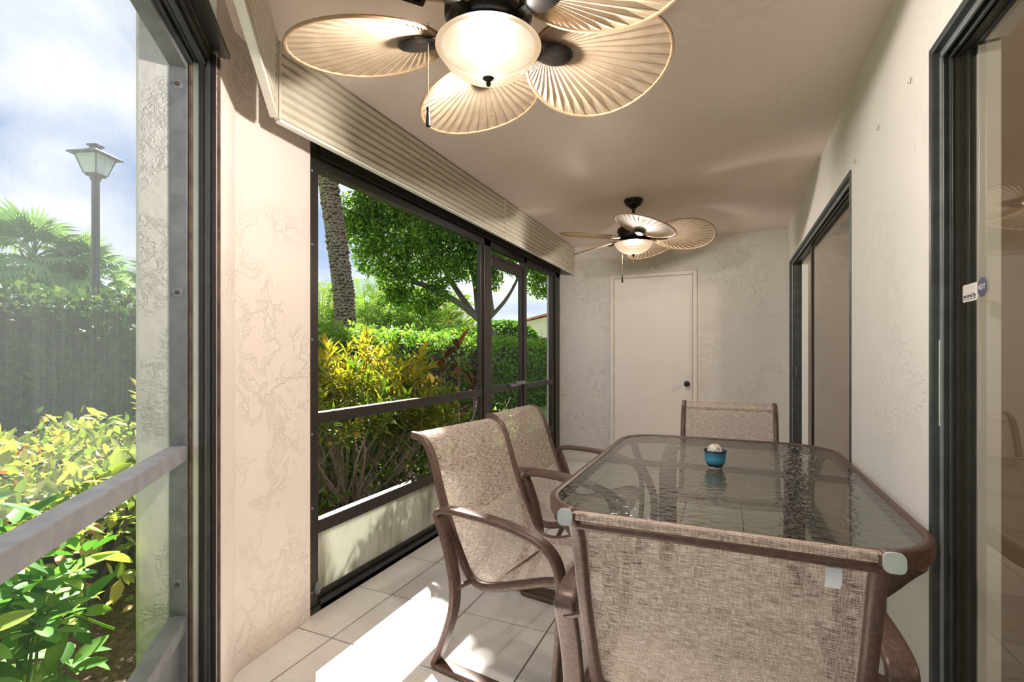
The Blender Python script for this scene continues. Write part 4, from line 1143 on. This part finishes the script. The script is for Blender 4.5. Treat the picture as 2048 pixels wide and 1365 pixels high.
def croton(x,y,n,h,spread,seed,label,single,rosette=11,pale=True):
    e=empty('croton_shrub',(x,y,gy),0,label,'shrub','croton shrubs outside the long screen')
    tips=shrub_twigs(e,'stem',n,h,spread,.010,'twig',seed,3)
    P=[];A=[];N_=[];cnt=0
    order=sorted(range(len(tips)),key=lambda i:-(tips[i][0].x-.4*tips[i][0].y+.5*tips[i][0].z))
    for oi_,ti in enumerate(order):
        t_,d_=tips[ti]
        for k in range(rosette+5):
            a=k*2.4; el_=math.radians(75-5.2*k+random.uniform(-8,8))
            u_=d_.orthogonal().normalized(); v_=d_.cross(u_)
            dr=((u_*math.cos(a)+v_*math.sin(a))*math.cos(el_)+d_*math.sin(el_)).normalized()
            p=t_-d_*.011*k
            nr=(d_*math.cos(el_)-(u_*math.cos(a)+v_*math.sin(a))*math.sin(el_)).normalized()
            if cnt<single:
                o=link('leaf',CL[k%3],e,p); b=nr.cross(dr).normalized(); M3=Matrix((dr,b,dr.cross(b))).transposed(); o.rotation_euler=M3.to_euler(); s_=random.uniform(.8,1.15); o.scale=(s_,)*3; cnt+=1
            else: P.append(p);A.append(dr);N_.append(nr)
    if P:
        P,A,N_=map(lambda q_:np.array([tuple(v) for v in q_]),(P,A,N_)); n_=len(P)
        f=link('foliage',leaf_cloud('foliage',P,A,N_,.115*(.75+.5*rng.random(n_)),.24,MAT['leaf_croton'],LEAF6,np.clip(rng.random(n_)*.55+.5*np.clip((P[:,2]-.6)/.9,0,1),0,1)),e); f['kind']='stuff'
    return e
croton(-2.98,3.30,64,1.34,.82,21,'yellow and green croton shrub filling the lower left of the long screen',290)
croton(-3.15,2.35,26,1.42,.55,23,'yellower croton shrub partly hidden behind the pillar',60)
croton(-3.0,4.05,26,.98,.6,22,'shorter green croton shrub right of the yellow one',60)
# low green understorey below the croton
def small_shrub(x,y,r,h,n,lsize,mat,label,name='low_shrub',single=0,width=.5,stems=6):
    e=empty(name,(x,y,gy),0,label,'shrub')
    shrub_twigs(e,'stem',stems,h*.8,r*.7,.009,'twig',int(abs(x*100+y*10)),1)
    d=unit(rng.normal(size=(n,3))); d[:,2]=abs(d[:,2]); p=d*np.array([r,r,h])*(.4+.6*rng.random((n,1))**.5)
    f=link('foliage',leaf_cloud('foliage',p,rand_dirs(n,.4),unit(d*.4+rng.normal(size=(n,3))*.6+np.array([0,0,.8])),lsize*(.7+.6*rng.random(n)),width,MAT[mat],LEAF6),e); f['kind']='stuff'
    return e
small_shrub(-3.25,2.75,.55,.62,420,.075,'leaf_hedge','low bright green shrub between the croton stems',stems=8)
small_shrub(-2.75,3.75,.4,.5,260,.075,'leaf_hedge','small bright green shrub below the mid rail',stems=6)
small_shrub(-3.75,3.6,.55,.7,900,.085,'leaf_hedge','low green shrub under the croton, left',stems=10)
small_shrub(-3.7,5.0,.5,.75,800,.085,'leaf_dark','low dark shrub at the foot of the clipped hedge')
small_shrub(-2.55,5.6,.35,.7,260,.06,'leaf_hedge','sparse twiggy shrub seen through the screen door',stems=22)
# red-leaved plant
rd=empty('red_leaf_plant',(-2.62,4.55,gy),0,'dark red leafy plant with pale bent stems beside the window post','plant')
RL=[leaf_obj_mesh('leaf',LEAFR,L,.42,MAT['leaf_red']) for L in (.21,.17)]
for k,(tx,ty,tz) in enumerate(((.0,0,1.38),(-.22,.1,1.28),(.16,.14,1.22),(-.12,-.16,1.12),(.22,-.1,.98),(-.3,-.05,.92),(.1,.28,1.05))):
    t_=Vector((tx,ty,tz)); MB().tube(catmull([(tx*.2,ty*.2,0),(tx*.1+.1*math.sin(k),ty*.4,tz*.35),(tx*.9,ty*.7,tz*.62),t_],5),[.014-.0006*i for i in range(16)],6).obj('stem',MAT['twig'],rd,smooth=True)
    for j in range(11):
        a=j*2.4+k; el_=math.radians(60-9*j); dr=Vector((math.cos(a)*math.cos(el_),math.sin(a)*math.cos(el_),math.sin(el_)))
        nr=Vector((-math.cos(a)*math.sin(el_),-math.sin(a)*math.sin(el_),math.cos(el_)))
        o=link('leaf',RL[j%2],rd,t_-Vector((0,0,.022*j))); b=nr.cross(dr).normalized(); o.rotation_euler=Matrix((dr,b,dr.cross(b))).transposed().to_euler(); o.scale=(random.uniform(.8,1.1),)*3
MB().tube(catmull([(.25,.45,.42),(.05,.25,.40),(-.15,.1,.45),(-.25,.02,.60),(-.3,.0,.72)],5),.012,6).obj('stem',MAT['twig'],rd,smooth=True)
# ------------------------------------------------------------------ glossy shrub below the angled screen
gs=empty('glossy_shrub',(-1.95,.25,gy),0,'glossy green shrub with whorled leaves pressed against the angled screen','shrub')
SL=[leaf_obj_mesh('leaf',LEAFR,L,.42,MAT['leaf_schef_one']) for L in (.095,.115,.08)]
def pl(s,o,z): return Vector((PX+s*ax+o*nx+1.95,PY+s*ay+o*ny-.25,z-gy))
r=np.random.default_rng(77); n1=0; PP=[];AA=[];NN=[]
whorls=[]
for k in range(300):
    s=.10+1.45*r.random()**1.3; o_=-.22-.75*r.random()**1.2; 
    ztop=.86-.10*max(0,(-o_-.8)); z=ztop*(1-.9*r.random()**1.35)-.02
    whorls.append((s,o_,z))
whorls.sort(key=lambda q_:-q_[1]+abs(q_[0]-.55)*.25)
for (s,o_,z) in whorls:
    c_=pl(s,o_,z); ax0=Vector((r.normal()*.45+.15*nx,r.normal()*.45+.15*ny,1)).normalized(); u_=ax0.orthogonal().normalized(); v_=ax0.cross(u_); nl=7
    if n1<290: MB().tube([c_-ax0*.16,c_],[.004,.003],5).obj('stem',MAT['leaf_schef_one'],gs)
    for j in range(nl):
        a=2*PI*j/nl+r.uniform(-.2,.2); el_=math.radians(r.uniform(-12,28)); h_=(u_*math.cos(a)+v_*math.sin(a))
        dr=(h_*math.cos(el_)+ax0*math.sin(el_)).normalized(); nr=(ax0*math.cos(el_)-h_*math.sin(el_)).normalized(); p=c_+dr*.02
        if n1<290:
            ob_=link('leaf',SL[j%3],gs,p); b=nr.cross(dr).normalized(); ob_.rotation_euler=Matrix((dr,b,dr.cross(b))).transposed().to_euler(); ob_.scale=(r.uniform(.75,1.1),)*3; n1+=1
        else: PP.append(tuple(p));AA.append(tuple(dr));NN.append(tuple(nr))
PP,AA,NN=map(np.array,(PP,AA,NN)); n=len(PP)
f=link('foliage',leaf_cloud('foliage',PP,AA,NN,.105*(.75+.5*rng.random(n)),.42,MAT['leaf_schef'],LEAF6),gs); f['kind']='stuff'
for k in range(12):
    s,o_=r.uniform(0,1.6),-r.uniform(.25,.9); MB().tube(catmull([pl(s,o_,0),pl(s+r.normal()*.08,o_+r.normal()*.06,.3),pl(s+r.normal()*.12,o_+r.normal()*.1,.62)],4),.011,6).obj('stem',MAT['bark'],gs,smooth=True)
# yellow-green flush behind it
yg=empty('yellow_green_shrub',(-2.9,.9,gy),0,'low yellow-green shrub top seen above the grey rail','shrub')
n=5200; p=np.stack([rng.uniform(-1.0,.75,n),rng.uniform(-1.3,1.2,n),np.zeros(n)],1)
hgt=.84+.06*np.sin(p[:,0]*5+1)*np.cos(p[:,1]*4)+.03*rng.normal(size=n)
p[:,2]=hgt*(1-.65*rng.random(n)**2.2)
p[:,2]*=np.clip((1.35-np.abs(p[:,1]))*2,0,1)**.3
f=link('foliage',leaf_cloud('foliage',p,rand_dirs(n,.2),unit(rng.normal(size=(n,3))*.5+np.array([0,0,1])),.075*(.7+.6*rng.random(n)),.45,MAT['leaf_tip'],LEAF6,rng.random(n)),yg); f['kind']='stuff'
MB().box(-.8,-.1,-1.0,.9,.0,.36).obj('inner_branches',MAT['bark_dark'],yg)  # solid dark block standing in for shade under the leaves
for k in range(10):
    a=k*.7; MB().tube([(.3*math.cos(a),.5*math.sin(a),0),(.5*math.cos(a),.8*math.sin(a),.7)],.012,6).obj('stem',MAT['bark'],yg)
